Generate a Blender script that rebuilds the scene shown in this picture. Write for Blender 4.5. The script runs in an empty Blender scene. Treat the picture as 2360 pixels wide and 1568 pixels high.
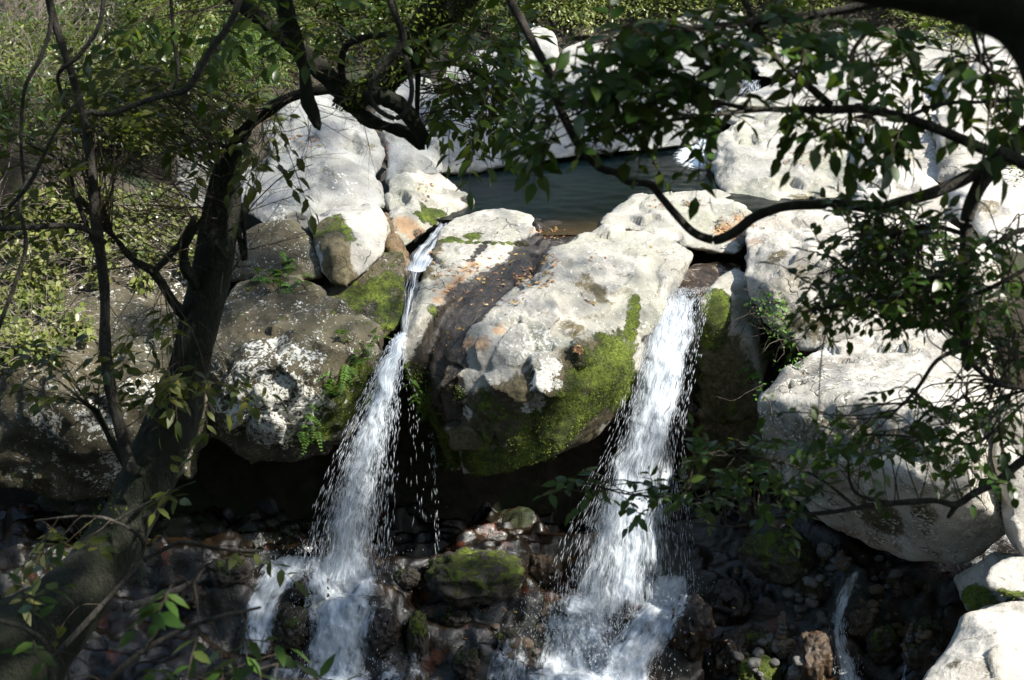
import bpy, bmesh, math, random
import numpy as np
from mathutils import Vector, Matrix
from mathutils.bvhtree import BVHTree
random.seed(7); R = np.random.default_rng(7)
SC = bpy.context.scene; COL = SC.collection

# ------------------------------------------------------------------ camera, sky, sun, exposure
PITCH = math.radians(-20); HF = math.radians(40); CAM = Vector((0, 0, 6.5))
cd = bpy.data.cameras.new('camera'); cam = bpy.data.objects.new('camera', cd); COL.objects.link(cam)
cam.location = CAM; cam.rotation_euler = (math.pi/2 + PITCH, 0, 0)
cd.angle = HF; cd.sensor_width = 36; cd.clip_start = .05; cd.clip_end = 500
cd.dof.use_dof = True; cd.dof.focus_distance = 20.5; cd.dof.aperture_fstop = 4.5
SC.camera = cam
TO_SUN = Vector((.60, -.25, .76)).normalized()
SUN_ELEV = math.asin(TO_SUN.z); SUN_ROT = math.atan2(TO_SUN.x, TO_SUN.y)
w = bpy.data.worlds.new('World'); SC.world = w; w.use_nodes = True
nt = w.node_tree; bg = nt.nodes['Background']; sk = nt.nodes.new('ShaderNodeTexSky')
sk.sky_type = 'NISHITA'; sk.sun_disc = False; sk.sun_elevation = SUN_ELEV; sk.sun_rotation = SUN_ROT
nt.links.new(sk.outputs[0], bg.inputs[0]); bg.inputs[1].default_value = .12
sd = bpy.data.lights.new('sun', 'SUN'); sd.energy = 3.3; sd.angle = math.radians(.8); sd.color = (1, .96, .91)
so = bpy.data.objects.new('sun', sd); COL.objects.link(so)
so.rotation_euler = (-TO_SUN).to_track_quat('-Z', 'Y').to_euler(); so.location = (0, 0, 30)
vs = SC.view_settings; vs.view_transform = 'Standard'; vs.look = 'None'; vs.exposure = 1.85; vs.gamma = 1; vs.use_curve_mapping = False
try: vs.use_white_balance = True; vs.white_balance_temperature = 6500; vs.white_balance_tint = 6
except Exception: pass
try: SC.cycles.max_bounces = 6; SC.cycles.transparent_max_bounces = 24; SC.cycles.use_denoising = True
except Exception: pass

# ------------------------------------------------------------------ helpers
FD = 1179.5 / math.tan(HF/2)
FW = Vector((0, math.cos(PITCH), math.sin(PITCH))); UP = Vector((0, -math.sin(PITCH), math.cos(PITCH)))
def raydir(d, e): return FW + Vector((1, 0, 0)) * ((d-1179.5)/FD) + UP * ((784-e)/FD)
def P(d, e, y):
    r = raydir(d, e); return CAM + r * (y / r.y)
def tag(o, label=None, cat=None, group=None, kind=None):
    if label: o['label'] = label
    if cat: o['category'] = cat
    if group: o['group'] = group
    if kind: o['kind'] = kind
    return o
def mesh_np(name, V, faces, mat=None, smooth=True, attrs=None, uv=None):
    """V (n,3); faces = list of int arrays (m,k)."""
    me = bpy.data.meshes.new(name); V = np.asarray(V, np.float32)
    me.vertices.add(len(V)); me.vertices.foreach_set('co', V.ravel())
    faces = [np.asarray(f, np.int32) for f in faces if len(f)]
    li = np.concatenate([f.ravel() for f in faces]); tot = np.concatenate([np.full(len(f), f.shape[1], np.int32) for f in faces])
    st = np.concatenate([[0], np.cumsum(tot)[:-1]]).astype(np.int32)
    me.loops.add(len(li)); me.loops.foreach_set('vertex_index', li)
    me.polygons.add(len(tot)); me.polygons.foreach_set('loop_start', st); me.polygons.foreach_set('loop_total', tot)
    me.polygons.foreach_set('use_smooth', np.full(len(tot), smooth))
    me.update(calc_edges=True)
    for k, a in (attrs or {}).items():
        at = me.attributes.new(k, 'FLOAT', 'POINT'); at.data.foreach_set('value', np.asarray(a, np.float32))
    if uv is not None:
        ul = me.uv_layers.new(name='UVMap'); ul.data.foreach_set('uv', np.asarray(uv, np.float32)[li].ravel())
    if mat: me.materials.append(mat)
    return me
def link(name, me, parent=None, loc=None):
    o = bpy.data.objects.new(name, me); COL.objects.link(o)
    if parent: o.parent = parent; o.location = -parent.location
    if loc is not None: o.location = loc
    return o
def empty(name, loc=(0, 0, 0)):
    o = bpy.data.objects.new(name, None); COL.objects.link(o); o.location = loc; o.empty_display_size = .1; return o
PERM = R.permutation(256); PERM = np.concatenate([PERM, PERM, PERM])
GR = R.normal(size=(256, 3)); GR /= np.linalg.norm(GR, axis=1)[:, None]
def perlin(p):
    p = np.asarray(p, float); i = np.floor(p).astype(int); f = p - i; u = f*f*f*(f*(f*6-15)+10); i &= 255; out = 0
    for a in (0, 1):
        for b in (0, 1):
            for c in (0, 1):
                h = PERM[PERM[PERM[i[:, 0]+a] + i[:, 1]+b] + i[:, 2]+c]
                g = (GR[h & 255] * (f - np.array([a, b, c]))).sum(1)
                out = out + g * (u[:, 0] if a else 1-u[:, 0]) * (u[:, 1] if b else 1-u[:, 1]) * (u[:, 2] if c else 1-u[:, 2])
    return out * 1.6
def fbm(p, o=4, ridged=False):
    s = 0; a = 1; p = np.asarray(p, float)
    for k in range(o):
        n = perlin(p + 17.3*k); s = s + a*((1-2*np.abs(n)) if ridged else n); p = p*2.03; a *= .5
    return s
def sstep(x, a=0., b=1.):
    t = np.clip((x-a)/(b-a), 0, 1); return t*t*(3-2*t)
def spline(pts, n):
    """Catmull-Rom through pts (k,m) -> (n,m)."""
    p = np.asarray(pts, float)
    if len(p) == 2: t = np.linspace(0, 1, n)[:, None]; return p[0]*(1-t)+p[1]*t
    q = np.vstack([2*p[0]-p[1], p, 2*p[-1]-p[-2]]); s = np.linspace(0, len(p)-1-1e-6, n); i = s.astype(int); t = (s-i)[:, None]
    a, b, c, d = q[i], q[i+1], q[i+2], q[i+3]
    return .5*(2*b + (c-a)*t + (2*a-5*b+4*c-d)*t*t + (3*b-a-3*c+d)*t**3)
class Tubes:
    def __init__(s): s.V = []; s.F = []; s.T = []; s.n = 0
    def add(s, pts, rad, sides=6, rough=0):
        p = np.asarray(pts, float); n = len(p); rad = np.broadcast_to(np.asarray(rad, float), (n,))
        t = np.gradient(p, axis=0); t /= np.linalg.norm(t, axis=1)[:, None] + 1e-9
        ref = np.array([0, 0, 1.]) if abs(t[0, 2]) < .8 else np.array([1., 0, 0])
        x = np.cross(t, ref); x /= np.linalg.norm(x, axis=1)[:, None]+1e-9; y = np.cross(t, x)
        a = np.arange(sides)*2*math.pi/sides
        rr = rad[:, None]*np.ones(sides)
        ring = p[:, None]+ (x[:, None]*np.cos(a)[None, :, None] + y[:, None]*np.sin(a)[None, :, None])*rr[..., None]
        v = ring.reshape(-1, 3)
        if rough:
            nn = fbm(v*np.array([5, 5, 2.2])/max(rad.max(), .03)*.1, 4)[:, None]; c = np.repeat(p, sides, 0); v = c+(v-c)*(1+rough*nn+(.10*rough*np.abs(perlin(v*np.array([26, 26, 6.])))[:, None] if sides > 12 else 0))
        i = np.arange(n-1)[:, None]*sides + np.arange(sides)[None]; j = np.arange(n-1)[:, None]*sides+(np.arange(sides)[None]+1) % sides
        f = np.stack([i, j, j+sides, i+sides], -1).reshape(-1, 4)+s.n
        s.V += [v, p[-1:]+t[-1:]*rad[-1], p[:1]]; s.F.append(f); m = s.n+n*sides
        k = np.arange(sides); L = s.n+(n-1)*sides
        s.T.append(np.stack([L+k, L+(k+1) % sides, np.full(sides, m)], -1)); s.T.append(np.stack([s.n+(k+1) % sides, s.n+k, np.full(sides, m+1)], -1))
        s.n += n*sides+2
    def build(s, name, mat, parent=None):
        if not s.V: return None
        return link(name, mesh_np(name, np.vstack(s.V), [np.vstack(s.F), np.vstack(s.T)], mat), parent)
# leaf template: 8 points; x = across, y = along, z = up
LT = np.array([[0, 0, 0], [-.46, .28, .07], [0, .30, 0], [.46, .28, .07], [-.42, .62, .05], [0, .64, 0], [.42, .62, .05], [0, 1, 0]])
LTRI = np.array([[0, 2, 1], [0, 3, 2], [4, 5, 7], [5, 6, 7]]); LQ = np.array([[1, 2, 5, 4], [2, 3, 6, 5]])
class Leaves:
    def __init__(s): s.a = []
    def add(s, pos, d, n, L, W): s.a.append((np.asarray(pos, float), np.asarray(d, float), np.asarray(n, float), L, W))
    def add_many(s, pos, d, n, L, W): s.a += [(pos[i], d[i], n[i], L[i], W[i]) for i in range(len(pos))]
    def build(s, name, mat, parent=None, droop=.25):
        if not s.a: return None
        me = s.mesh(name, mat, droop); return link(name, me, parent)
    def mesh(s, name, mat, droop=.25):
        pos = np.array([a[0] for a in s.a]); d = np.array([a[1] for a in s.a]); n = np.array([a[2] for a in s.a]); L = np.array([a[3] for a in s.a]); W = np.array([a[4] for a in s.a])
        return leaf_mesh(name, mat, pos, d, n, L, W, droop)
def unit(v): return v/(np.linalg.norm(v, axis=-1, keepdims=True)+1e-9)
def leaf_mesh(name, mat, pos, d, n, L, W, droop=.25):
    d = unit(d); x = unit(np.cross(d, n)); n = np.cross(x, d); N = len(pos)
    dr = droop*R.uniform(.2, 1.6, N); z = LT[None, :, 2]*W[:, None]*R.uniform(.2, 2.2, N)[:, None] - dr[:, None]*L[:, None]*LT[None, :, 1]**2*.8
    V = pos[:, None]+x[:, None]*(LT[None, :, 0]*W[:, None])[..., None]+d[:, None]*(LT[None, :, 1]*L[:, None])[..., None]+n[:, None]*z[..., None]
    o = (np.arange(N)*8)[:, None, None]
    return mesh_np(name, V.reshape(-1, 3), [(LTRI[None]+o).reshape(-1, 3), (LQ[None]+o).reshape(-1, 4)], mat, True, {'var': np.repeat(R.random(N), 8)})

# ------------------------------------------------------------------ materials
class G:
    def __init__(s, name):
        s.m = bpy.data.materials.new(name); s.m.use_nodes = True; s.t = s.m.node_tree; s.t.nodes.clear(); s.out = s.t.nodes.new('ShaderNodeOutputMaterial')
    def set(s, node, i, v):
        inp = node.inputs[i]
        if isinstance(v, bpy.types.NodeSocket): s.t.links.new(v, inp)
        elif inp.type == 'RGBA' and not hasattr(v, '__len__'): inp.default_value = (v, v, v, 1)
        elif inp.type == 'RGBA' and len(v) == 3: inp.default_value = (*v, 1)
        else: inp.default_value = v
    def n(s, typ, ins=None, out=0, **pr):
        nd = s.t.nodes.new('ShaderNode'+typ)
        for k, v in pr.items(): setattr(nd, k, v)
        for k, v in (ins or {}).items(): s.set(nd, k, v)
        return nd.outputs[out] if out is not None else nd
    def math(s, op, a, b=0., c=None, clamp=False):
        ins = {0: a, 1: b}
        if c is not None: ins[2] = c
        return s.n('Math', ins, operation=op, use_clamp=clamp)
    def ss(s, x, a, b): return s.n('MapRange', {0: x, 1: a, 2: b, 3: 0., 4: 1.}, interpolation_type='SMOOTHSTEP', clamp=True)
    def mix(s, f, a, b, mode='MIX'):
        nd = s.t.nodes.new('ShaderNodeMix'); nd.data_type = 'RGBA'; nd.blend_type = mode; nd.clamp_factor = True
        s.set(nd, 0, f); s.set(nd, 6, a); s.set(nd, 7, b); return nd.outputs[2]
    def noise(s, v, sc, det=5, rough=.55, dist=0.): return s.n('TexNoise', {'Vector': v, 'Scale': sc, 'Detail': det, 'Roughness': rough, 'Distortion': dist})
    def attr(s, k): return s.n('Attribute', out=2, attribute_name=k)
    def coord(s, k='Object'): return s.n('TexCoord', out=['Generated', 'Normal', 'UV', 'Object'].index(k))
    def vmul(s, v, xyz): return s.n('VectorMath', {0: v, 1: xyz}, operation='MULTIPLY')
    def bump(s, h, strength, dist, n=None):
        ins = {'Strength': strength, 'Distance': dist, 'Height': h}
        if n is not None: ins['Normal'] = n
        return s.n('Bump', ins)
    def pbsdf(s, **k): return s.n('BsdfPrincipled', {a.replace('_', ' '): v for a, v in k.items()})
    def done(s, sh): s.t.links.new(sh, s.out.inputs[0]); return s.m

def rock_mat(name, a=(.44, .41, .365), b=(.29, .275, .245), film=(.05, .040, .020), spot=.5, alt=(.23, .225, .165)):
    g = G(name); c = g.coord()
    n1 = g.noise(c, .9, 6, .6, .6); n2 = g.noise(c, 5, 8, .68); n3 = g.noise(c, 22, 5, .65); n4 = g.noise(c, 2.4, 9, .72, 1.2); n5 = g.noise(c, 11, 8, .75, .5)
    col = g.mix(g.ss(n1, .38, .64), a, b)
    col = g.mix(g.math('MULTIPLY', g.attr('cell'), .8), col, alt)                                    # freshly split, greener facets
    col = g.mix(g.math('MULTIPLY', g.ss(n4, .53, .70), .6), col, (.20, .185, .15))                   # weathered grey patches
    st_ = g.noise(g.vmul(c, (5., 5., .9)), 1.5, 7, .7, .6); col = g.mix(g.math('MULTIPLY', g.ss(st_, .54, .72), .45), col, (.17, .155, .125))   # run-off streaks
    warp = g.n('VectorMath', {0: c, 1: g.n('TexNoise', {'Vector': c, 'Scale': 1.5, 'Detail': 3.}, out=1)}, operation='ADD')
    cr = g.n('TexVoronoi', {'Vector': warp, 'Scale': .9}, feature='DISTANCE_TO_EDGE')
    crack = g.math('MULTIPLY', g.math('SUBTRACT', 1., g.ss(cr, .0, .012)), g.ss(n1, .52, .62))
    col = g.mix(g.math('MULTIPLY', crack, .75), col, (.05, .045, .03))
    col = g.mix(g.math('MULTIPLY', g.ss(n3, .58, .68), .55), col, (.12, .105, .08))                  # fine dark specks
    lt = g.n('TexVoronoi', {'Vector': warp, 'Scale': 10., 'Randomness': 1.}); lt2 = g.n('TexVoronoi', {'Vector': warp, 'Scale': 19., 'Randomness': 1.})
    dots = g.math('MAXIMUM', g.math('MULTIPLY', g.math('SUBTRACT', 1., g.ss(lt, .17, .24)), g.ss(n2, .47, .55)), g.math('MULTIPLY', g.math('SUBTRACT', 1., g.ss(lt2, .2, .3)), g.ss(n4, .50, .58)))
    col = g.mix(g.math('MULTIPLY', dots, spot), col, (.60, .58, .52))
    brk = g.math('ADD', g.math('MULTIPLY', g.math('SUBTRACT', n2, .5), 2.2), g.math('MULTIPLY', g.math('SUBTRACT', n5, .5), 1.))
    brk4 = g.math('ADD', g.math('MULTIPLY', g.math('SUBTRACT', n4, .5), 2.), g.math('MULTIPLY', g.math('SUBTRACT', n5, .5), .9))
    brkl = g.math('ADD', g.math('MULTIPLY', g.math('SUBTRACT', n4, .5), 1.3), g.math('ADD', g.math('MULTIPLY', g.math('SUBTRACT', n5, .5), 1.9), g.math('MULTIPLY', g.math('SUBTRACT', n3, .5), .7)))
    A = lambda k, br=brk, lo=.35, hi=.65: g.ss(g.math('ADD', g.attr(k), br), lo, hi)
    st = g.math('MULTIPLY', A('stain', brk4, .2, .9), .8); col = g.mix(st, col, g.mix(n2, (.36, .21, .095), (.20, .10, .045)))
    fl = A('film', brk4, .32, .66); col = g.mix(fl, col, g.mix(g.ss(n5, .35, .7), film, (.15, .122, .068)))
    ms = A('moss', brk, .36, .6); mcol = g.mix(g.ss(g.noise(c, 3, 7, .75), .36, .66), (.045, .062, .010), (.20, .25, .028))
    mcol = g.mix(g.ss(g.noise(c, 26, 4, .75), .42, .66), mcol, g.mix(.65, mcol, (.012, .016, .004))); mcol = g.mix(g.math('MULTIPLY', g.ss(n4, .52, .66), .6), mcol, (.06, .048, .02)); col = g.mix(ms, col, mcol)
    li = A('lich', brkl, .44, .52); col = g.mix(li, col, g.mix(g.ss(n3, .4, .6), (.36, .335, .28), (.60, .58, .52)))
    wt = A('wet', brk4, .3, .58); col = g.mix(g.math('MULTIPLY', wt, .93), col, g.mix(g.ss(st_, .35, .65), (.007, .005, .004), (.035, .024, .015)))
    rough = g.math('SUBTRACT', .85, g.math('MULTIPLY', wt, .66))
    h = g.math('ADD', g.math('MULTIPLY', n2, .6), g.math('MULTIPLY', n3, .26)); h = g.math('SUBTRACT', g.math('ADD', h, g.math('MULTIPLY', n4, .5)), g.math('MULTIPLY', crack, .5))
    h = g.math('ADD', h, g.math('MULTIPLY', ms, g.math('MULTIPLY', g.noise(c, 30, 5, .8), 1.3))); h = g.math('ADD', h, g.math('MULTIPLY', li, .1))
    return g.done(g.pbsdf(Base_Color=col, Roughness=rough, Normal=g.bump(h, .85, .07), **{'Specular IOR Level': .35}))
M = {}
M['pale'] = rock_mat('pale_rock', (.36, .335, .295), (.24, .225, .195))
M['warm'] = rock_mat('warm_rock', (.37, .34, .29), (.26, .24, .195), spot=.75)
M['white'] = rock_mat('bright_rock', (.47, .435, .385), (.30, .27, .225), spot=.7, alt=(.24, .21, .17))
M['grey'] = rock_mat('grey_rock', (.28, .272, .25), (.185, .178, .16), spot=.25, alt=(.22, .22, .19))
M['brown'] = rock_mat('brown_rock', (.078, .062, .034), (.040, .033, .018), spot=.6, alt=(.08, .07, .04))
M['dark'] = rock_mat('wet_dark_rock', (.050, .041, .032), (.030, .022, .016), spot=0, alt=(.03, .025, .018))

def bed_mat():
    g = G('stream_bed'); c = g.coord(); n1 = g.noise(c, 1.3, 6, .6, .5); n2 = g.noise(c, 7, 7, .65); n3 = g.noise(c, 30, 4, .6)
    col = g.mix(g.ss(n1, .4, .6), (.007, .0062, .005), (.018, .0115, .006)); col = g.mix(g.math('MULTIPLY', g.ss(g.noise(c, 1.9, 5, .6), .58, .68), .8), col, (.085, .022, .009))
    ms = g.ss(g.math('ADD', g.attr('moss'), g.math('MULTIPLY', g.math('SUBTRACT', n2, .5), 1.6)), .4, .62)
    col = g.mix(ms, col, g.mix(g.ss(n3, .35, .7), (.008, .012, .004), (.04, .048, .010)))
    rough = g.math('ADD', .24, g.math('MULTIPLY', ms, .5))
    h = g.math('ADD', n2, g.math('MULTIPLY', n3, .35)); return g.done(g.pbsdf(Base_Color=col, Roughness=rough, Normal=g.bump(h, .7, .04), **{'Specular IOR Level': .5, 'Coat Weight': .05, 'Coat Roughness': .08}))
M['bed'] = bed_mat()
M['stone'] = rock_mat('cairn_stone', (.20, .19, .175), (.12, .11, .10), spot=0)
M['stone2'] = rock_mat('brown_cairn_stone', (.19, .14, .095), (.11, .08, .055), spot=0)
def soil_mat():
    g = G('forest_soil'); c = g.coord(); n = g.noise(c, 3, 8, .7); col = g.mix(g.ss(n, .35, .65), (.018, .014, .008), (.05, .038, .022))
    col = g.mix(g.ss(g.noise(c, 1.1, 5), .5, .65), col, (.02, .03, .008)); return g.done(g.pbsdf(Base_Color=col, Roughness=.9, Normal=g.bump(n, .8, .1)))
M['soil'] = soil_mat()
def pool_mat():
    g = G('pool_water'); c = g.coord(); n = g.noise(g.vmul(c, (1., 1.7, 1.)), 9, 5, .65, .8)
    col = g.mix(g.ss(g.noise(c, .5, 3), .4, .65), (.0015, .0035, .004), (.003, .007, .008))
    col = g.mix(g.attr('edge'), col, (.035, .024, .012)); col = g.mix(g.ss(g.math('ADD', g.attr('foam'), g.math('MULTIPLY', g.math('SUBTRACT', g.noise(c, 9, 6, .7), .5), 1.3)), .35, .8), col, (.75, .8, .82))
    return g.done(g.pbsdf(Base_Color=col, Roughness=.07, Normal=g.bump(n, .16, .04), IOR=1.33, **{'Specular IOR Level': .09}))
M['pool'] = pool_mat()
def fall_mat(name, su, sv, lo, hi, gain=1.):
    g = G(name); uv = g.coord('UV'); d = g.attr('dens')
    s1 = g.noise(g.vmul(uv, (su, sv, 1)), 1, 4, .65, .25); s2 = g.noise(g.vmul(uv, (su*.22, sv*.5, 1)), 1, 3, .5, .6); s3 = g.noise(g.vmul(uv, (su*2.2, sv*2.6, 1)), 1, 2, .5)
    x = g.math('ADD', g.math('ADD', g.math('MULTIPLY', g.math('SUBTRACT', s1, .5), 1.5), g.math('MULTIPLY', g.math('SUBTRACT', s2, .5), 1.3)), g.math('MULTIPLY', g.math('SUBTRACT', s3, .5), .7))
    al = g.math('MULTIPLY', g.ss(g.math('ADD', x, d), lo, hi), gain)
    col = g.mix(g.ss(s1, .3, .7), (.62, .68, .74), (.90, .92, .95))
    sh = g.n('MixShader', {0: .35, 1: g.pbsdf(Base_Color=col, Roughness=.35, Normal=g.bump(s1, .6, .04)), 2: g.n('BsdfTranslucent', {0: (.85, .9, .95)})})
    return g.done(g.n('MixShader', {0: al, 1: g.n('BsdfTransparent', {0: (1, 1, 1)}), 2: sh}))
M['fall'] = fall_mat('falling_water', 23, 1.5, .25, 1.15, .95)
M['foam'] = fall_mat('foaming_water', 9, 3, .2, 1.1, .96)
g = G('water_drops'); M['drop'] = g.done(g.n('MixShader', {0: .55, 1: g.n('BsdfTransparent', {0: (1, 1, 1)}), 2: g.n('MixShader', {0: .4, 1: g.pbsdf(Base_Color=(.88, .91, .95), Roughness=.25), 2: g.n('BsdfTranslucent', {0: (.85, .9, .95)})})}))
g = G('moss_tufts'); r_ = g.n('ValToRGB', {0: g.attr('var')}, out=None); r_.color_ramp.elements[0].color = (.07, .10, .012, 1); r_.color_ramp.elements[1].color = (.25, .32, .04, 1)
M['tuft'] = g.done(g.n('MixShader', {0: .3, 1: g.pbsdf(Base_Color=r_.outputs[0], Roughness=.9), 2: g.n('BsdfTranslucent', {0: (.12, .15, .02)})}))
def bark_mat(name, a, b, moss=.0):
    g = G(name); c = g.coord(); n = g.noise(g.vmul(c, (1, 1, .35)), 14, 7, .7); n2 = g.noise(c, 5, 6, .7, .6)
    col = g.mix(g.ss(n, .35, .65), a, b); col = g.mix(g.math('MULTIPLY', g.ss(n2, .62-.3*moss, .72-.2*moss), moss), col, (.016, .021, .005))
    col = g.mix(g.math('MULTIPLY', g.ss(g.noise(c, 9, 5), .62, .68), .3), col, (.10, .10, .08)); return g.done(g.pbsdf(Base_Color=col, Roughness=.85, Normal=g.bump(g.math('ADD', n, g.math('MULTIPLY', n2, .8)), 1., .10)))
M['bark'] = bark_mat('mossy_bark', (.013, .011, .008), (.038, .032, .022), .85)
M['bark2'] = bark_mat('grey_bark', (.03, .025, .02), (.085, .072, .058), .3)
M['twig'] = bark_mat('twig_bark', (.06, .042, .028), (.13, .095, .065), 0.)
M['dry'] = bark_mat('dry_twig', (.20, .155, .12), (.36, .30, .25), 0.)
def leaf_mat(name, cols, trans=.35, rough=.33):
    g = G(name); v = g.attr('var'); r = g.n('ValToRGB', {0: v}, out=None); e = r.color_ramp; e.elements[0].color = (*cols[0], 1); e.elements[1].color = (*cols[-1], 1); e.elements[1].position = 1
    for k, c in enumerate(cols[1:-1]):
        q = e.elements.new((k+1)/(len(cols)-1)); q.color = (*c, 1)
    col = g.mix(g.math('MULTIPLY', g.noise(g.coord(), 25, 3), .5), r.outputs[0], g.mix(.5, r.outputs[0], (.03, .04, .01)))
    back = g.n('NewGeometry', out=6); col2 = g.mix(g.math('MULTIPLY', back, .55), col, (.13, .13, .075))
    p = g.pbsdf(Base_Color=col2, Roughness=g.math('ADD', rough, g.math('MULTIPLY', back, .35)), **{'Specular IOR Level': .5})
    t = g.n('BsdfTranslucent', {0: g.mix(.5, col, (.16, .24, .01))}); return g.done(g.n('MixShader', {0: trans, 1: p, 2: t}))
M['camellia'] = leaf_mat('dark_glossy_leaves', [(.018, .045, .010), (.035, .085, .014), (.06, .12, .02), (.10, .13, .03)], .38)
M['midleaf'] = leaf_mat('mid_green_leaves', [(.03, .06, .012), (.055, .10, .018), (.08, .13, .02), (.12, .15, .02)], .4)
M['olive'] = leaf_mat('olive_leaves', [(.06, .075, .015), (.10, .11, .02), (.13, .12, .03), (.05, .08, .02)], .42)
M['lime'] = leaf_mat('yellow_green_leaves', [(.14, .18, .04), (.24, .26, .07), (.30, .29, .10), (.12, .17, .05)], .42)
M['fern'] = leaf_mat('fern_green', [(.06, .15, .02), (.10, .22, .025), (.15, .26, .04)], .4, .5)
M['litter'] = leaf_mat('fallen_leaf_brown', [(.16, .055, .02), (.28, .11, .045), (.34, .19, .09), (.42, .28, .06)], .1, .6)
from mathutils.kdtree import KDTree
# ------------------------------------------------------------------ terrain
def rect_grid(x0, x1, nx, y0, y1, ny):
    x, y = np.meshgrid(np.linspace(x0, x1, nx), np.linspace(y0, y1, ny)); i = np.arange(ny-1)[:, None]*nx+np.arange(nx-1)[None]
    return x.ravel(), y.ravel(), np.stack([i, i+1, i+nx+1, i+nx], -1).reshape(-1, 4)
def grid_from(xs, ys):
    x, y = np.meshgrid(xs, ys); nx, ny = len(xs), len(ys); i = np.arange(ny-1)[:, None]*nx+np.arange(nx-1)[None]
    return x.ravel(), y.ravel(), np.stack([i, i+1, i+nx+1, i+nx], -1).reshape(-1, 4)
def ground_h(x, y):
    z = np.interp(y, [-60, -10, -1, 2, 14.6, 15.5, 19, 22.7, 23.2, 27, 31, 37.5, 50, 85], [30, 9, 5.0, 3.4, -5.4, -6.3, -6.2, -6.0, -1.3, -1.4, -1.2, .1, 9, 36])
    side = np.clip(-x-4.5, 0, 40); up = sstep(y, 21.5, 24)
    z = z + up*np.minimum(side*.75, 14); z = z + np.clip(y-10, 0, 5)/5*(1-up)*np.clip(-x-7.5, 0, 12)*.9
    sr = np.clip(x-np.maximum(5.6, .37*y+.6), 0, 40); z = z+sr*.8*sstep(y, 10, 16)
    return z + .22*fbm(np.stack([x*.5, y*.5, 0*x], -1), 4)
xs = np.concatenate([np.linspace(-90, -16, 24)[:-1], np.linspace(-16, 16, 160), np.linspace(16, 90, 24)[1:]])
ys = np.concatenate([np.linspace(-60, 12, 36)[:-1], np.linspace(12, 36, 130), np.linspace(36, 110, 40)[1:]])
gx, gy, gf = grid_from(xs, ys)
tag(link('ground', mesh_np('ground', np.stack([gx, gy, ground_h(gx, gy)], -1), [gf], M['soil'])), kind='structure')
# stream bed: lumpy wet bedrock
def bed_h(x, y):
    z = np.interp(y, [13.5, 15, 17.6, 18.5, 19.5, 20.4, 21.2, 22.7, 23.2, 23.5], [-6.4, -5.8, -5.3, -4.95, -4.5, -4.5, -4.9, -5.2, -4.9, -1.6])
    return z + .22*np.clip(x-1.2, 0, 9)*sstep(y, 17, 19.5) + .05*np.clip(-x-3.5, 0, 9)
bx, by, bf = rect_grid(-9.5, 8.5, 420, 14.2, 23.6, 230)
bz = bed_h(bx, by); dome = np.zeros_like(bz); mossb = np.zeros_like(bz)
for k in range(70):
    cx, cy = R.uniform(-9, 8), R.uniform(14.5, 22.6); r = R.choice([.16, .3, .55, .9], p=[.25, .3, .25, .2])*R.uniform(.8, 1.3)
    th = R.uniform(0, 3.14); ax = R.uniform(.55, 1)
    dx, dy = bx-cx, by-cy; u = (dx*math.cos(th)+dy*math.sin(th))/r; v = (-dx*math.sin(th)+dy*math.cos(th))/(r*ax); q = u*u+v*v
    hh = np.where(q < 1, np.sqrt(np.clip(1-q, 0, 1))*r*R.uniform(.25, .55), 0); m = hh > dome; dome = np.where(m, hh, dome); mossb = np.where(m & (hh > 0), R.choice([0, 0, .35, .55]), mossb)
pb = np.stack([bx, by, bz], -1)
tq = .55*fbm(pb*np.array([.7, 1.1, 1])+3, 3)+.08*fbm(pb*2.3, 3); st_ = .17; ph = tq/st_; fl = np.floor(ph); ter = (fl+sstep(ph-fl, .62, 1.))*st_
bz = bz+dome*.6+.75*ter+.25*tq+.03*fbm(pb*2.6, 4, True)+.018*fbm(pb*7, 3)
BEDV = np.stack([bx, by, bz], -1)
tag(link('stream_bed', mesh_np('stream_bed', BEDV, [bf], M['bed'], True, {'moss': mossb*.8+.1*np.clip(by-20, 0, 2)})), kind='structure')
BED = BVHTree.FromPolygons([tuple(v) for v in BEDV], [tuple(f) for f in bf])
def on_bed(d, e):
    h = BED.ray_cast(CAM, raydir(d, e).normalized()); return h[0] if h[0] is not None else P(d, e, 18.5)

# ------------------------------------------------------------------ boulders
ROCKS = {}
def smooth_np(V, E, it):
    n = len(V); deg = np.bincount(E.ravel(), minlength=n)[:, None]
    for _ in range(it):
        S = np.stack([np.bincount(E[:, 0], V[E[:, 1], k], n)+np.bincount(E[:, 1], V[E[:, 0], k], n) for k in range(3)], -1); V = V*.4+.6*S/np.maximum(deg, 1)
    return V
def normals_np(V, F):
    nrm = np.cross(V[F[:, 2]]-V[F[:, 0]], V[F[:, 3]]-V[F[:, 1]]); n = len(V)
    N = sum(np.stack([np.bincount(F[:, k], nrm[:, c], n) for c in range(3)], -1) for k in range(4)); return unit(N)
def tufts(ob, X, N, m, cnt):
    w_ = m+.75*fbm(X*2.6, 4); ok = np.nonzero((w_ > .62) & (m > .2))[0]
    if len(ok) < 60 or not cnt: return
    cnt = int(min(cnt*1.1, len(ok)*2)); i = R.choice(ok, cnt); p = X[i]+R.normal(0, .02, (cnt, 3)); l = R.uniform(.012, .034, cnt)
    me = leaf_mesh('moss', M['tuft'], p-N[i]*.008, N[i]+R.normal(0, .7, (cnt, 3))+np.array([0, 0, .1]), R.normal(0, 1, (cnt, 3)), l, l*.4, .5); o = bpy.data.objects.new('moss', me); COL.objects.link(o); o.parent = ob
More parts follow.
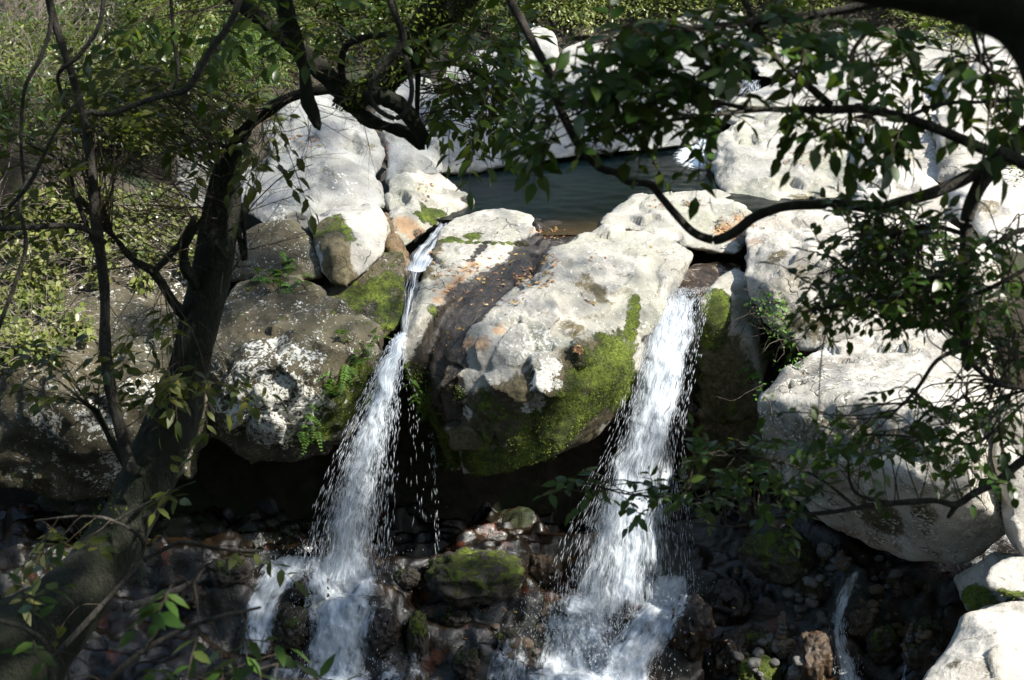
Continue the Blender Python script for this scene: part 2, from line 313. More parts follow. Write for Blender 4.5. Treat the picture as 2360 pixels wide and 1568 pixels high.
def rock(name, label, hulls, mat='pale', vox=.05, sm=5, amp=.07, fs=1.1, rid=.05, back=2.0, base=None, paint=None, cat='boulder', group=None, dd=(0, 0), chis=.2, tuft=5000, cs=.22):
    V, F, n0 = [], [], 0
    for h in hulls:
        bk = back
        if isinstance(h, tuple): h, bk = h
        pts = [P(d+dd[0], e+dd[1], y) for d, e, y in h]; c = sum(pts, Vector())/len(pts)
        rv = (c-CAM).normalized()*bk*1.05; pts += [c+(p-c)*.84+rv for p in pts]
        bm = bmesh.new()
        for p in pts: bm.verts.new(p)
        r = bmesh.ops.convex_hull(bm, input=bm.verts)
        bmesh.ops.delete(bm, geom=[v for v in bm.verts if not v.link_faces], context='VERTS'); bm.verts.index_update()
        V += [tuple(v.co) for v in bm.verts]; F += [[v.index+n0 for v in f.verts] for f in bm.faces]; n0 = len(V); bm.free()
    me = bpy.data.meshes.new('t'); me.from_pydata(V, [], F); o = link('t', me); md = o.modifiers.new('r', 'REMESH'); md.mode = 'VOXEL'; md.voxel_size = vox
    ev = o.evaluated_get(bpy.context.evaluated_depsgraph_get()); m2 = ev.to_mesh(); n = len(m2.vertices)
    X = np.empty(n*3); m2.vertices.foreach_get('co', X); X = X.reshape(-1, 3); FF = np.array([p.vertices[:] for p in m2.polygons if len(p.vertices) == 4], int)
    E = np.empty(len(m2.edges)*2, np.int32); m2.edges.foreach_get('vertices', E); E = E.reshape(-1, 2); ev.to_mesh_clear()
    bpy.data.objects.remove(o); bpy.data.meshes.remove(me)
    X = smooth_np(X, E, sm); N = normals_np(X, FF); sd = len(ROCKS)*7.7
    # scalloped, chiselled surface: broad swells, flat chips, fine grit
    amp *= .5; rid *= .7; X = X + N*(amp*fbm(X*fs+sd, 3)+rid*(fbm(X*fs*1.9+sd+5, 3, True)-.6)*.35)[:, None]
    q = fbm(X*fs*2.6+sd+9, 2); X = X + N*(.014*fbm(X*7+sd, 4))[:, None]
    K = max(10, int(n*vox*vox/cs)); kd = KDTree(K); ids = R.integers(0, n, K); Xw = X+.14*np.stack([fbm(X*1.7+sd, 2), fbm(X*1.7+sd+40, 2), fbm(X*1.7+sd+80, 2)], -1)
    for i_, v in enumerate(Xw[ids]): kd.insert(v, i_)
    kd.balance(); ci = np.array([kd.find(v)[1] for v in Xw]); tilt = R.normal(0, chis, (K, 3)); off = R.normal(0, .022, K); cm = R.random(K)
    mk = sstep(fbm(X*.6+sd+3, 2), -.25, .3); X = X+N*(mk*(np.clip(((X-X[ids][ci])*tilt[ci]).sum(1), -.09, .09)+off[ci]))[:, None]
    X = X+.3*(smooth_np(X, E, 1)-X); at0 = np.clip(mk*(cm[ci] > .5)*cm[ci], 0, 1)
    T = BVHTree.FromPolygons([tuple(v) for v in X], [tuple(f) for f in FF])
    at = {k: np.full(n, (base or {}).get(k, 0.)) for k in ('moss', 'lich', 'film', 'wet', 'stain')}
    for k, bl in (paint or {}).items():
        for b in bl:
            d, e, r = b[:3]; s = b[3] if len(b) > 3 else 1.
            hit = T.ray_cast(CAM, raydir(d+dd[0], e+dd[1]).normalized())
            if hit[0] is None: continue
            rr = r*(hit[0]-CAM).length/FD; dist = np.linalg.norm(X-np.array(hit[0]), axis=1); wgt = sstep(1.35-dist/rr, 0, 1.)*s
            at[k] = np.maximum(at[k], wgt) if s > 0 else at[k]+wgt
    at['cell'] = smooth_np(np.stack([at0]*3, -1), E, 1)[:, 0]
    loc = np.array([X[:, 0].mean(), X[:, 1].mean(), X[:, 2].min()])
    ob = link(name, mesh_np(name, X-loc, [FF], M[mat], True, at), None, tuple(loc)); tufts(ob, X-loc, N, at['moss'], tuft*n//14000 if tuft > 1 else 0); tag(ob, label, cat, group); ROCKS.setdefault(name, []).append(T); ROCKS[label] = T
    return ob
def line(*pts, r=30, s=1., n=6):
    """blobs strung along a polyline"""
    out = []
    for a, b in zip(pts[:-1], pts[1:]):
        for t in np.linspace(0, 1, n): out.append((a[0]+(b[0]-a[0])*t, a[1]+(b[1]-a[1])*t, r, s))
    return out
CENTRAL = 'huge pale central boulder between the two falls with a mossy green belly'
rock('boulder', CENTRAL, [
  ([(1017, 527, 23.6), (1043, 505, 23.9), (1109, 483, 24.2), (1160, 479, 24.3), (1223, 494, 24.2), (1270, 529, 23.6), (1256, 547, 23.2), (1215, 560, 22.9), (1145, 564, 22.6), (1006, 700, 20.9), (960, 745, 20.4), (1006, 560, 22.8), (984, 608, 22.2), (969, 667, 21.5), (947, 725, 20.9), (925, 766, 20.5), (920, 802, 20.3), (935, 860, 20.3), (988, 938, 20.4), (1006, 993, 20.6), (1050, 1090, 20.9)], 1.6),
  ([(1281, 582, 22.3), (1314, 549, 22.7), (1373, 532, 23), (1425, 525, 23.1), (1483, 531, 23), (1555, 556, 22.6), (1600, 585, 22.2), (1560, 625, 21.6), (1483, 681, 21), (1458, 718, 20.7), (1447, 777, 20.4), (1190, 681, 21.1), (1292, 626, 21.3), (1171, 703, 20.8), (1329, 813, 19.7), (1381, 784, 20), (1090, 744, 20.5), (1065, 791, 20.2), (1150, 800, 19.8), (1200, 900, 19.35), (1300, 900, 19.35), (1420, 880, 19.7), (1454, 883, 20.1), (1439, 931, 20.2), (1373, 1012, 20.2), (1284, 1030, 19.5), (1224, 1072, 19.6), (1141, 1097, 19.8), (1067, 1097, 20.2), (1030, 1000, 20), (1010, 890, 20)], 1.8),
  ([(1275, 537, 23.55), (1250, 562, 23.15), (1300, 600, 22.1), (1185, 690, 21.1), (1115, 745, 20.7), (1065, 795, 20.4), (1010, 890, 20.15), (990, 850, 20.3), (1010, 720, 21.0), (1080, 640, 21.85), (1150, 575, 22.7), (1000, 960, 20.35), (1042, 1075, 20.65)], 1.2),
  ([(1215, 690, 20.75), (1275, 672, 20.8), (1292, 730, 20.2), (1240, 800, 19.75), (1190, 770, 20)], .8),
  ([(1045, 800, 20.3), (1085, 748, 20.55), (1112, 742, 20.6), (1075, 805, 20.15), (1020, 865, 20)], .5),
  ([(1020, 880, 19.95), (1075, 835, 20), (1050, 870, 19.8), (1005, 905, 19.9)], .5)],
  'warm', .03, 2, .04, .8, .03, chis=.20, cs=.42,
  paint={'moss': line((1240, 1030), (1330, 940), (1430, 840), r=92, s=.82)+line((1060, 1060), (1230, 1060), r=50, s=.75)+[(1130, 1000, 90, .42)]+line((948, 865), (988, 950), (1020, 1020), (1052, 1072), r=34, s=1.5)+[(1100, 1070, 60), (1250, 980, 90, .6), (1400, 830, 50), (1440, 900, 60), (1090, 545, 26, .9), (1040, 552, 18), (1130, 945, 60, .55), (1055, 905, 25, .8), (1000, 715, 22, .5)]+line((1462, 690), (1452, 770), r=20, s=.8)+line((1020, 555), (1120, 560), (1210, 562), r=11, s=.8),
         'film': line((1345, 650), (1390, 690), r=34, s=.5)+line((1310, 745), (1350, 770), r=34, s=.5)+[(1240, 720, 40, .35), (1100, 520, 60, .25), (1440, 640, 30, .3)]+line((1090, 1010), (1130, 960), (1300, 890), (1390, 830), r=80)+line((1140, 1085), (1280, 1020), (1420, 930), r=60)+[(1448, 850, 50), (1445, 900, 50), (1405, 985, 60), (1340, 1022, 60), (1425, 945, 50), (1100, 960, 60)]+[(1230, 1040, 80), (1000, 640, 18, .7)]+line((1010, 560), (975, 640), r=24, s=.8),
         'wet': line((1280, 555), (1190, 615), (1100, 690), r=60, s=1.25)+line((1100, 690), (1040, 770), (1005, 850), (1020, 930), r=64, s=1.25)+line((1120, 560), (1085, 600), r=14, s=.8)+[(1050, 830, 36, 1.1), (985, 830, 26)],
         'stain': line((1090, 610), (1010, 690), r=22, s=.75)+[(1110, 790, 30, .8), (1080, 790, 24, .8), (1230, 530, 24, .5), (1150, 760, 22, .7)],
         'cell': [], 'lich': [(1200, 800, 70, .4), (1245, 880, 40, .85), (1268, 845, 30, .9), (1232, 922, 32, .85), (1285, 885, 16, .8), (1215, 940, 16, .7), (1075, 950, 20, .9), (1240, 780, 60, .45), (1200, 740, 40, .4)]})
rock('boulder', 'rounded pale boulder with scattered dry leaves behind the central boulder dome', [[(1378, 522, 23.5), (1400, 490, 24.1), (1452, 456, 25), (1540, 450, 25.2), (1640, 447, 25.2), (1700, 468, 24.8), (1742, 500, 24.2), (1735, 545, 23.6), (1700, 590, 22.8), (1600, 575, 22.9), (1480, 535, 23.3), (1550, 490, 23.9)]], 'warm', .05, 6, .06, 1.2, paint={'stain': [(1680, 540, 50, .9), (1720, 520, 40, .9)], 'wet': [(1720, 560, 34)], 'moss': [(1710, 570, 22, .6)]})
rock('boulder', 'dark wet rock sill holding back the near edge of the pool', [[(1200, 508, 24.1), (1290, 509, 24.1), (1400, 509, 24.1), (1520, 509, 24.1), (1520, 552, 22.9), (1400, 552, 22.9), (1250, 552, 22.9), (1200, 620, 22.6), (1400, 620, 22.6)]], 'brown', .05, 4, .03, back=.6, base={'wet': .7, 'film': .5})
rock('boulder', 'small pale rounded boulder top at the near edge of the pool', [[(1580, 470, 25.6), (1610, 446, 25.9), (1650, 437, 26), (1690, 452, 25.8), (1700, 475, 25.4), (1640, 485, 25)]], 'warm', .05, 4, .03, back=.8)
rock('boulder', 'mossy brown wall rock right of the wide waterfall with a bright moss patch', [[(1610, 690, 21.4), (1652, 640, 22), (1696, 617, 22.4), (1735, 640, 22), (1750, 700, 21.7), (1740, 800, 21.3), (1760, 950, 21.2), (1740, 1100, 21.4), (1640, 1150, 21.9), (1560, 1100, 21.9), (1570, 900, 21.6), (1590, 780, 21.5), (1680, 720, 21.5), (1670, 900, 21.4)]], 'warm', .045, 6, .06,
  paint={'film': line((1640, 850), (1680, 1000), (1660, 1120), r=110)+line((1610, 830), (1590, 1050), r=60), 'moss': line((1655, 690), (1650, 740), (1640, 780), r=34, s=1.4)+line((1610, 820), (1605, 920), r=14, s=.7)+[(1680, 940, 50, .4), (1690, 1040, 50, .45)], 'stain': [(1690, 780, 30, .5)], 'wet': line((1590, 850), (1580, 1050), r=34, s=.9)})
rock('boulder', 'pale slab lip with rusty wet top beside the head of the wide waterfall', [[(1470, 690, 21.5), (1530, 640, 22.1), (1600, 610, 22.7), (1700, 595, 23.2), (1715, 625, 22.8), (1640, 668, 21.9), (1560, 672, 21.7), (1500, 760, 21.7), (1620, 790, 21.9), (1620, 1000, 22.2), (1460, 1000, 22.2)]], 'warm', .05, 5, .03, base={'wet': .62, 'stain': .7, 'film': .35}, paint={'moss': [(1560, 700, 70, .5)]})
# left bank
rock('boulder', 'tall smooth grey block rising over the left end of the pool', [
  [(600, 300, 26), (700, 205, 27.2), (790, 215, 27.5), (835, 262, 27.3), (878, 320, 26.6), (884, 385, 25.8), (860, 410, 25.2), (760, 360, 25.3), (640, 380, 25.2)],
  [(548, 395, 25), (640, 365, 25.2), (760, 350, 25), (862, 400, 25), (890, 440, 24.8), (886, 480, 24.3), (868, 500, 24), (720, 548, 23.4), (610, 525, 23.2), (545, 470, 23.8), (700, 440, 23.8), (800, 470, 23.9)]], 'grey', .05, 4, .08, 1.1, .08, paint={'lich': [(780, 420, 60, .35), (640, 490, 40, .4)], 'film': [(850, 330, 30, .5), (600, 520, 40, .6)]})
rock('boulder', 'round grey boulder with a dark side left of the pool, under the sawn limb', [[(885, 301, 27), (925, 300, 27.2), (969, 305, 27.1), (999, 323, 26.9), (1010, 356, 26.5), (1024, 400, 26), (990, 400, 25.6), (950, 395, 25.5), (893, 430, 25.2), (900, 350, 26.2)]], 'grey', .05, 4, .05, paint={'film': [(930, 380, 30, .4)]})
rock('boulder', 'pale sloping boulder running into the pool with a moss cap and rusty wet foot', [[(896, 410, 25.2), (954, 389, 25.7), (1002, 389, 26), (1079, 452, 25.5), (1090, 466, 25.2), (1030, 481, 24.6), (1024, 503, 24.3), (969, 546, 23.4), (932, 573, 23), (905, 540, 23.3), (888, 470, 24.3), (960, 460, 24.3)]], 'warm', .045, 4, .06, paint={'moss': [(990, 495, 30, 1.1), (1015, 490, 20), (970, 500, 20)], 'stain': line((930, 520), (960, 540), r=34, s=1.), 'wet': [(945, 560, 26, .9), (1075, 462, 16, .8), (960, 540, 20, .7)]})
rock('boulder', 'rounded boulder split into a mossy brown face and a smooth pale cheek', [[(716, 505, 22.9), (760, 480, 23.3), (820, 470, 23.5), (870, 480, 23.4), (893, 520, 23), (896, 545, 22.7), (880, 590, 22.2), (845, 623, 21.9), (800, 665, 21.5), (765, 655, 21.6), (740, 625, 21.8), (722, 560, 22.3), (795, 500, 22.6), (826, 570, 22), (770, 580, 21.7)]], 'pale', .04, 4, .04, back=1.4, paint={'film': line((760, 520), (770, 600), (790, 640), r=45, s=1.1)+[(735, 540, 34, 1.1)], 'moss': line((770, 500), (815, 560), r=22, s=.6)+[(750, 530, 40, .5)]})
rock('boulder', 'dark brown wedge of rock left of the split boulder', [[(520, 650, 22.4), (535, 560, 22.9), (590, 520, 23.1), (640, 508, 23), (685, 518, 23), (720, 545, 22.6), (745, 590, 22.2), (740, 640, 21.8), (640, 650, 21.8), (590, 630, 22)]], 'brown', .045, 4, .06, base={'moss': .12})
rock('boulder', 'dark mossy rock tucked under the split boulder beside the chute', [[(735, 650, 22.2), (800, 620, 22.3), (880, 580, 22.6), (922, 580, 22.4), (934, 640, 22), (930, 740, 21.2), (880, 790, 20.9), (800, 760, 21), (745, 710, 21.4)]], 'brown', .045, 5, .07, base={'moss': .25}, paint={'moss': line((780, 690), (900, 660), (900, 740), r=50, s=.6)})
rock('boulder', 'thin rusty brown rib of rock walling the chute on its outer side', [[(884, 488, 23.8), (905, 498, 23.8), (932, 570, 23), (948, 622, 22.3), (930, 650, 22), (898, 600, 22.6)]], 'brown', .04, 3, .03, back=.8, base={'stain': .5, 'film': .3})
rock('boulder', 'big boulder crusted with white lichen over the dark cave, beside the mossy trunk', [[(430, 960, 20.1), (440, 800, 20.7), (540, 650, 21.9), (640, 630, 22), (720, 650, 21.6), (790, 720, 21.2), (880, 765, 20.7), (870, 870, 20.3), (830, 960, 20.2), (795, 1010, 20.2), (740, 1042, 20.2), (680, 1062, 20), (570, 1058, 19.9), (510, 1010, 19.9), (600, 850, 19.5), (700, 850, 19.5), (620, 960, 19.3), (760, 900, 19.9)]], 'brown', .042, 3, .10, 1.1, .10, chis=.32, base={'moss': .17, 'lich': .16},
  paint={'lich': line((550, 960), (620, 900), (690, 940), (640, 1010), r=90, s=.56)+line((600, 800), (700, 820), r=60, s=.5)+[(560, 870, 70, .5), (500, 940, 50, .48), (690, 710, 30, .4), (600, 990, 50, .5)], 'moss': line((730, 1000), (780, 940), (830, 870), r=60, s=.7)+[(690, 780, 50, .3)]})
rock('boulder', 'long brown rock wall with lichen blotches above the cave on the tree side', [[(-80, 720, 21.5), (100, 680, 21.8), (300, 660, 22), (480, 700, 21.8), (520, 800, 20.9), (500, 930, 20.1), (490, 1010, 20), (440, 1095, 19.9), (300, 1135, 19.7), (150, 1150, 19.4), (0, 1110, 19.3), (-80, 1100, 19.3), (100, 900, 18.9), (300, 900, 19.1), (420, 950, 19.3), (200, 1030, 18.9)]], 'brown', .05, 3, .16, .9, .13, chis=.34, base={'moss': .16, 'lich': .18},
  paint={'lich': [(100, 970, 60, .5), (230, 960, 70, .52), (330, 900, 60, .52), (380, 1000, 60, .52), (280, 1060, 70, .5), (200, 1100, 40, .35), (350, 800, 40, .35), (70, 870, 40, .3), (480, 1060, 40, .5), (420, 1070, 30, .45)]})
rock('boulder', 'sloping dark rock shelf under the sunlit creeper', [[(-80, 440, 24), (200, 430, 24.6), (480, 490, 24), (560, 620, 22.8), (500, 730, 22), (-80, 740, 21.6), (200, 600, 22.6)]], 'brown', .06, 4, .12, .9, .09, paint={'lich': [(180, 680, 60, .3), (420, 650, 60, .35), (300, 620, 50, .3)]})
rock('boulder', 'grey boulder half hidden behind dry twigs above the creeper shelf', [[(180, 470, 26), (240, 390, 27.5), (400, 330, 28.5), (540, 340, 28), (590, 420, 26), (560, 500, 25), (300, 520, 25)]], 'grey', .06, 4, .1)
# behind the pool
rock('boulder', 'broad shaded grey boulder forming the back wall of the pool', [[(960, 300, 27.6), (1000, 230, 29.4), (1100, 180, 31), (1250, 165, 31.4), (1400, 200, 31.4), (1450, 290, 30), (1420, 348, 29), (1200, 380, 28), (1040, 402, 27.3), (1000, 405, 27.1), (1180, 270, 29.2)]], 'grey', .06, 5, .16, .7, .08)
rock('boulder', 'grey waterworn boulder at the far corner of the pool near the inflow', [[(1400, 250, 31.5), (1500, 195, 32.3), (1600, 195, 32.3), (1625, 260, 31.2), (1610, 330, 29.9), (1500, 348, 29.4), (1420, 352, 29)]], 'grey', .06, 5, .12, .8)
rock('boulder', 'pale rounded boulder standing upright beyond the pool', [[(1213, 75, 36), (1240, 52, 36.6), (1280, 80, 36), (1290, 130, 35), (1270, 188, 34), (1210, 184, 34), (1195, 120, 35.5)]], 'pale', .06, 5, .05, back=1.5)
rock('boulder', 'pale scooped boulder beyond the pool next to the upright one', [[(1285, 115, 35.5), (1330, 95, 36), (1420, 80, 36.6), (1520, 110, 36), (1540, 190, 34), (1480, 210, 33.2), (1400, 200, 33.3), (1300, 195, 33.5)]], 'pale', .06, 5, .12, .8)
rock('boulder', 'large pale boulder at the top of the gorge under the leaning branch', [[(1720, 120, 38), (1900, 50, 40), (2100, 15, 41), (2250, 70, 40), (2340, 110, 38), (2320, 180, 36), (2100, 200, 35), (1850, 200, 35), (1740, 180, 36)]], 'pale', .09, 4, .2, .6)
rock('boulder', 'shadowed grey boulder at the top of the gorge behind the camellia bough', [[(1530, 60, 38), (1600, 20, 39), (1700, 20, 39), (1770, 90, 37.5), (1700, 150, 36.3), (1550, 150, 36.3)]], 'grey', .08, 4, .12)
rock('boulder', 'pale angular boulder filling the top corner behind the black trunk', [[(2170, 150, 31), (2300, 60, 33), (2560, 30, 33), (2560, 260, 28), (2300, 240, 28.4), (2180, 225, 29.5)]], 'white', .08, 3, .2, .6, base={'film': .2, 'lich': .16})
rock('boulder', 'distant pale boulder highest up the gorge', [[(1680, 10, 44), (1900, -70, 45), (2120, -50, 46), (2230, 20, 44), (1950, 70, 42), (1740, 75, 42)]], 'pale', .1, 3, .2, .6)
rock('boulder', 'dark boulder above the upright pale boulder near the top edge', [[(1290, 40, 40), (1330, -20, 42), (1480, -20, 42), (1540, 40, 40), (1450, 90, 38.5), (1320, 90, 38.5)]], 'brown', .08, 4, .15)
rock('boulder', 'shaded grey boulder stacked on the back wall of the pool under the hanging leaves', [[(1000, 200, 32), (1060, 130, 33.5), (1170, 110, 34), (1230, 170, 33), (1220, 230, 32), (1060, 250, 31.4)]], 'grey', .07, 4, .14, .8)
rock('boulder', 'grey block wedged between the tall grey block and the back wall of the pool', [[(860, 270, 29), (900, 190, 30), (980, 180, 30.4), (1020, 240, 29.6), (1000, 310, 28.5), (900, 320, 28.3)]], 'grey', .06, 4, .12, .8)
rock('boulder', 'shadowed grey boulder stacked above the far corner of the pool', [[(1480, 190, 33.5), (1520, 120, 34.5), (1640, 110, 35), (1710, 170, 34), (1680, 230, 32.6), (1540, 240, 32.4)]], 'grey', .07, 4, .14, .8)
# right bank
rock('boulder', 'flat topped pale slab with scalloped edge on the far side of the pool', [[(1665, 299, 28.8), (1760, 262, 29.8), (1900, 262, 29.6), (1990, 290, 28.6), (1985, 330, 27.6), (1972, 395, 26.3), (1703, 371, 26.8), (1733, 389, 26.5), (1806, 417, 26.1), (1865, 428, 25.9), (1624, 349, 28.4), (1626, 371, 28), (1644, 422, 26.6), (1674, 455, 25.9), (1791, 477, 25.4), (1821, 472, 25.4), (1946, 455, 25.6)]], 'warm', .05, 3, .05, 1., .08, paint={'film': [(1850, 455, 40, .6), (1680, 440, 30, .3)], 'stain': [(1720, 470, 40, .5)]})
rock('boulder', 'pale shelf of rock stepping up behind the flat topped slab', [[(1625, 275, 30), (1690, 230, 30.8), (1800, 190, 32), (1870, 160, 33), (2000, 180, 32), (2010, 260, 29.8), (1900, 292, 29.2), (1700, 290, 29.3)]], 'pale', .06, 4, .08, .8)
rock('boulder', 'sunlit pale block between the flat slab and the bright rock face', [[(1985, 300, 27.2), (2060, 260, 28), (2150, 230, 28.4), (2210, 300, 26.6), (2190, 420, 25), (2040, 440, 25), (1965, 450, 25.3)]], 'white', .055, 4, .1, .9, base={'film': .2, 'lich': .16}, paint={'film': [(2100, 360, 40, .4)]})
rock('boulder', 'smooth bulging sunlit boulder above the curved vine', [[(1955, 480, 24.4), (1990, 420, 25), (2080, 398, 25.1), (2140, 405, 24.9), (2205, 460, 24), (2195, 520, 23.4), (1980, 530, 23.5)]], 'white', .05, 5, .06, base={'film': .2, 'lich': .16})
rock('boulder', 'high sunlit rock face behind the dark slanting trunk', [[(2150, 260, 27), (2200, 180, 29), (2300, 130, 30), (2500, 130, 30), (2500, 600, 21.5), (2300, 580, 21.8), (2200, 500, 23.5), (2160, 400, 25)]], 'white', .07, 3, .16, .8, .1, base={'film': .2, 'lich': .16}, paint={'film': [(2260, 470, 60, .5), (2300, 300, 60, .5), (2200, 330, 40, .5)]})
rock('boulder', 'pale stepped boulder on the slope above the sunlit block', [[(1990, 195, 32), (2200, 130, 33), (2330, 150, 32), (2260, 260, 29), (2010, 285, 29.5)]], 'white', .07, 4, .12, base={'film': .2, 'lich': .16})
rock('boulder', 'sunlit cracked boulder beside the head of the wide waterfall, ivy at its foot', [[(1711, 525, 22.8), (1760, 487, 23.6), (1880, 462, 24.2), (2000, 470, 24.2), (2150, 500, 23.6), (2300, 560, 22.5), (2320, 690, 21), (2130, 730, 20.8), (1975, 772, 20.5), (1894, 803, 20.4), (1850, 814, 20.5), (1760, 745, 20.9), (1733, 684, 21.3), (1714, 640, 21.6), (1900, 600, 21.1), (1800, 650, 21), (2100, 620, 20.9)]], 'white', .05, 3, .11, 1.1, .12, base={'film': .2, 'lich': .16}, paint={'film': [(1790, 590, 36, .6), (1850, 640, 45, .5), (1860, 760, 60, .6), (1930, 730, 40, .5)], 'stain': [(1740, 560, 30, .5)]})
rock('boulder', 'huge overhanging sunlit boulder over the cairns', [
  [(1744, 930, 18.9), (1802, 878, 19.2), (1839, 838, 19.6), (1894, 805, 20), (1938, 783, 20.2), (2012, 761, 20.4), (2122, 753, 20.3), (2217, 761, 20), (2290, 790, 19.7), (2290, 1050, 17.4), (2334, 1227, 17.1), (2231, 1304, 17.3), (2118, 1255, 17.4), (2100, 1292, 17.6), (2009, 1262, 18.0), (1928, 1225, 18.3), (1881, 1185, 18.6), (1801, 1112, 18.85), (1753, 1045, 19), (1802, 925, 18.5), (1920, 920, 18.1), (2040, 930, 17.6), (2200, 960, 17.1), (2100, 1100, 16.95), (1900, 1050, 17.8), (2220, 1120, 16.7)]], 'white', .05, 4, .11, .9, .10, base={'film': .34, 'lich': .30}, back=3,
  paint={'film': line((1850, 1000), (1950, 1000), (2080, 1010), r=60, s=.6)+[(2030, 1190, 70, .9), (1900, 1090, 50, .55), (2130, 1180, 50, .6), (2210, 1130, 60, .5)], 'stain': line((1960, 1230), (2050, 1260), r=35, s=.6)+[(1940, 1130, 40, .5)], 'lich': [(1990, 1120, 40, .45), (2150, 1240, 26, .6), (2060, 1090, 40, .4)]})
rock('boulder', 'pale block split off the overhanging boulder by a dark crack', [[(2285, 1040, 17.3), (2305, 900, 17.7), (2450, 880, 17.6), (2450, 1240, 16.4), (2359, 1290, 16.4), (2325, 1235, 16.9)]], 'white', .05, 4, .07, base={'film': .2, 'lich': .16})
rock('boulder', 'pale ledge with a mossy undercut below the overhanging boulder', [[(2195, 1332, 17.1), (2260, 1292, 17), (2330, 1275, 17), (2450, 1300, 16.6), (2450, 1430, 15.8), (2330, 1410, 16), (2240, 1430, 16.3)]], 'pale', .045, 4, .06, paint={'moss': line((2240, 1370), (2290, 1420), r=34)+[(2330, 1390, 22, .7)]})
rock('boulder', 'small rounded pale boulder with a yellow moss line on the ledge', [[(2268, 1332, 16), (2283, 1307, 16.2), (2326, 1281, 16.4), (2440, 1275, 16.4), (2440, 1410, 15.4), (2337, 1378, 15.6), (2270, 1357, 15.9)]], 'pale', .04, 4, .04, back=1., paint={'moss': line((2310, 1365), (2370, 1372), r=12, s=.9), 'film': [(2310, 1340, 22, .4)]})
rock('boulder', 'bright white sunlit boulder in the bottom corner below the ledge', [[(2224, 1428, 15.2), (2264, 1402, 15.5), (2319, 1386, 15.7), (2460, 1380, 15.7), (2460, 1640, 13.6), (2300, 1640, 13.5), (2105, 1600, 14), (2169, 1541, 14.5), (2169, 1512, 14.7), (2191, 1486, 14.9), (2300, 1470, 14.4)]], 'white', .035, 4, .05, 1.0, .06, chis=.1, base={'film': .15}, paint={'film': [(2200, 1530, 26, .5)]})

# ------------------------------------------------------------------ stream boulders and stones
def ico(sub):
    bm = bmesh.new(); bmesh.ops.create_icosphere(bm, subdivisions=sub, radius=1); V = np.array([v.co[:] for v in bm.verts]); F = np.array([[v.index for v in f.verts] for f in bm.faces]); bm.free(); return V, F
IC5, IC3 = ico(5), ico(3)
SOLID = []
def lump(name, label, d0, d1, e0, e1, mat, base=None, cat='boulder', flat=.9, amp=.24, yb=0., group=None, sink=.25):
    d, e = (d0+d1)/2, (e0+e1)/2; b = on_bed(d, e+.35*(e1-e0)); y = b.y+yb; c = P(d, e, y); k = (c-CAM).length/FD
    rx, rz = (d1-d0)/2*k, (e1-e0)/2*k*1.08; ry = (rx+rz)/2*flat
    V, F = IC5; s = R.uniform(0, 99, 3); X = V*(1+amp*fbm(V*1.2+s, 4)+.6*amp*(fbm(V*2.0+s, 3, True)-.6))[:, None]
    X = X/np.abs(X).max(0); X = X*np.array([rx, ry, rz]); X = X+unit(V)*(.012*fbm(V*9+s, 3))[:, None]; c.z -= sink*rz; n = len(X)
    at = {q: np.full(n, (base or {}).get(q, 0.)) for q in ('moss', 'lich', 'film', 'wet', 'stain')}
    if at['moss'][0] > 0: at['moss'] = at['moss']*(.45+.75*sstep(V[:, 2], -.5, .7))
    o = link(name, mesh_np(name, X-np.array([0, 0, X[:, 2].min()]), [F], M[mat], True, at), None, (c.x, c.y, c.z+X[:, 2].min())); tufts(o, X-np.array([0, 0, X[:, 2].min()]), unit(X), at['moss'], 600 if (base or {}).get('moss', 0) > .5 else 0); tag(o, label, cat, group)
    SOLID.append(BVHTree.FromPolygons([tuple(v+np.array(c)) for v in X], [tuple(f) for f in F])); return o
mo = {'moss': .44}; m2 = {'moss': .32, 'wet': .4}; wt = {'wet': 1.25}; rd = {'wet': .5, 'stain': .55}
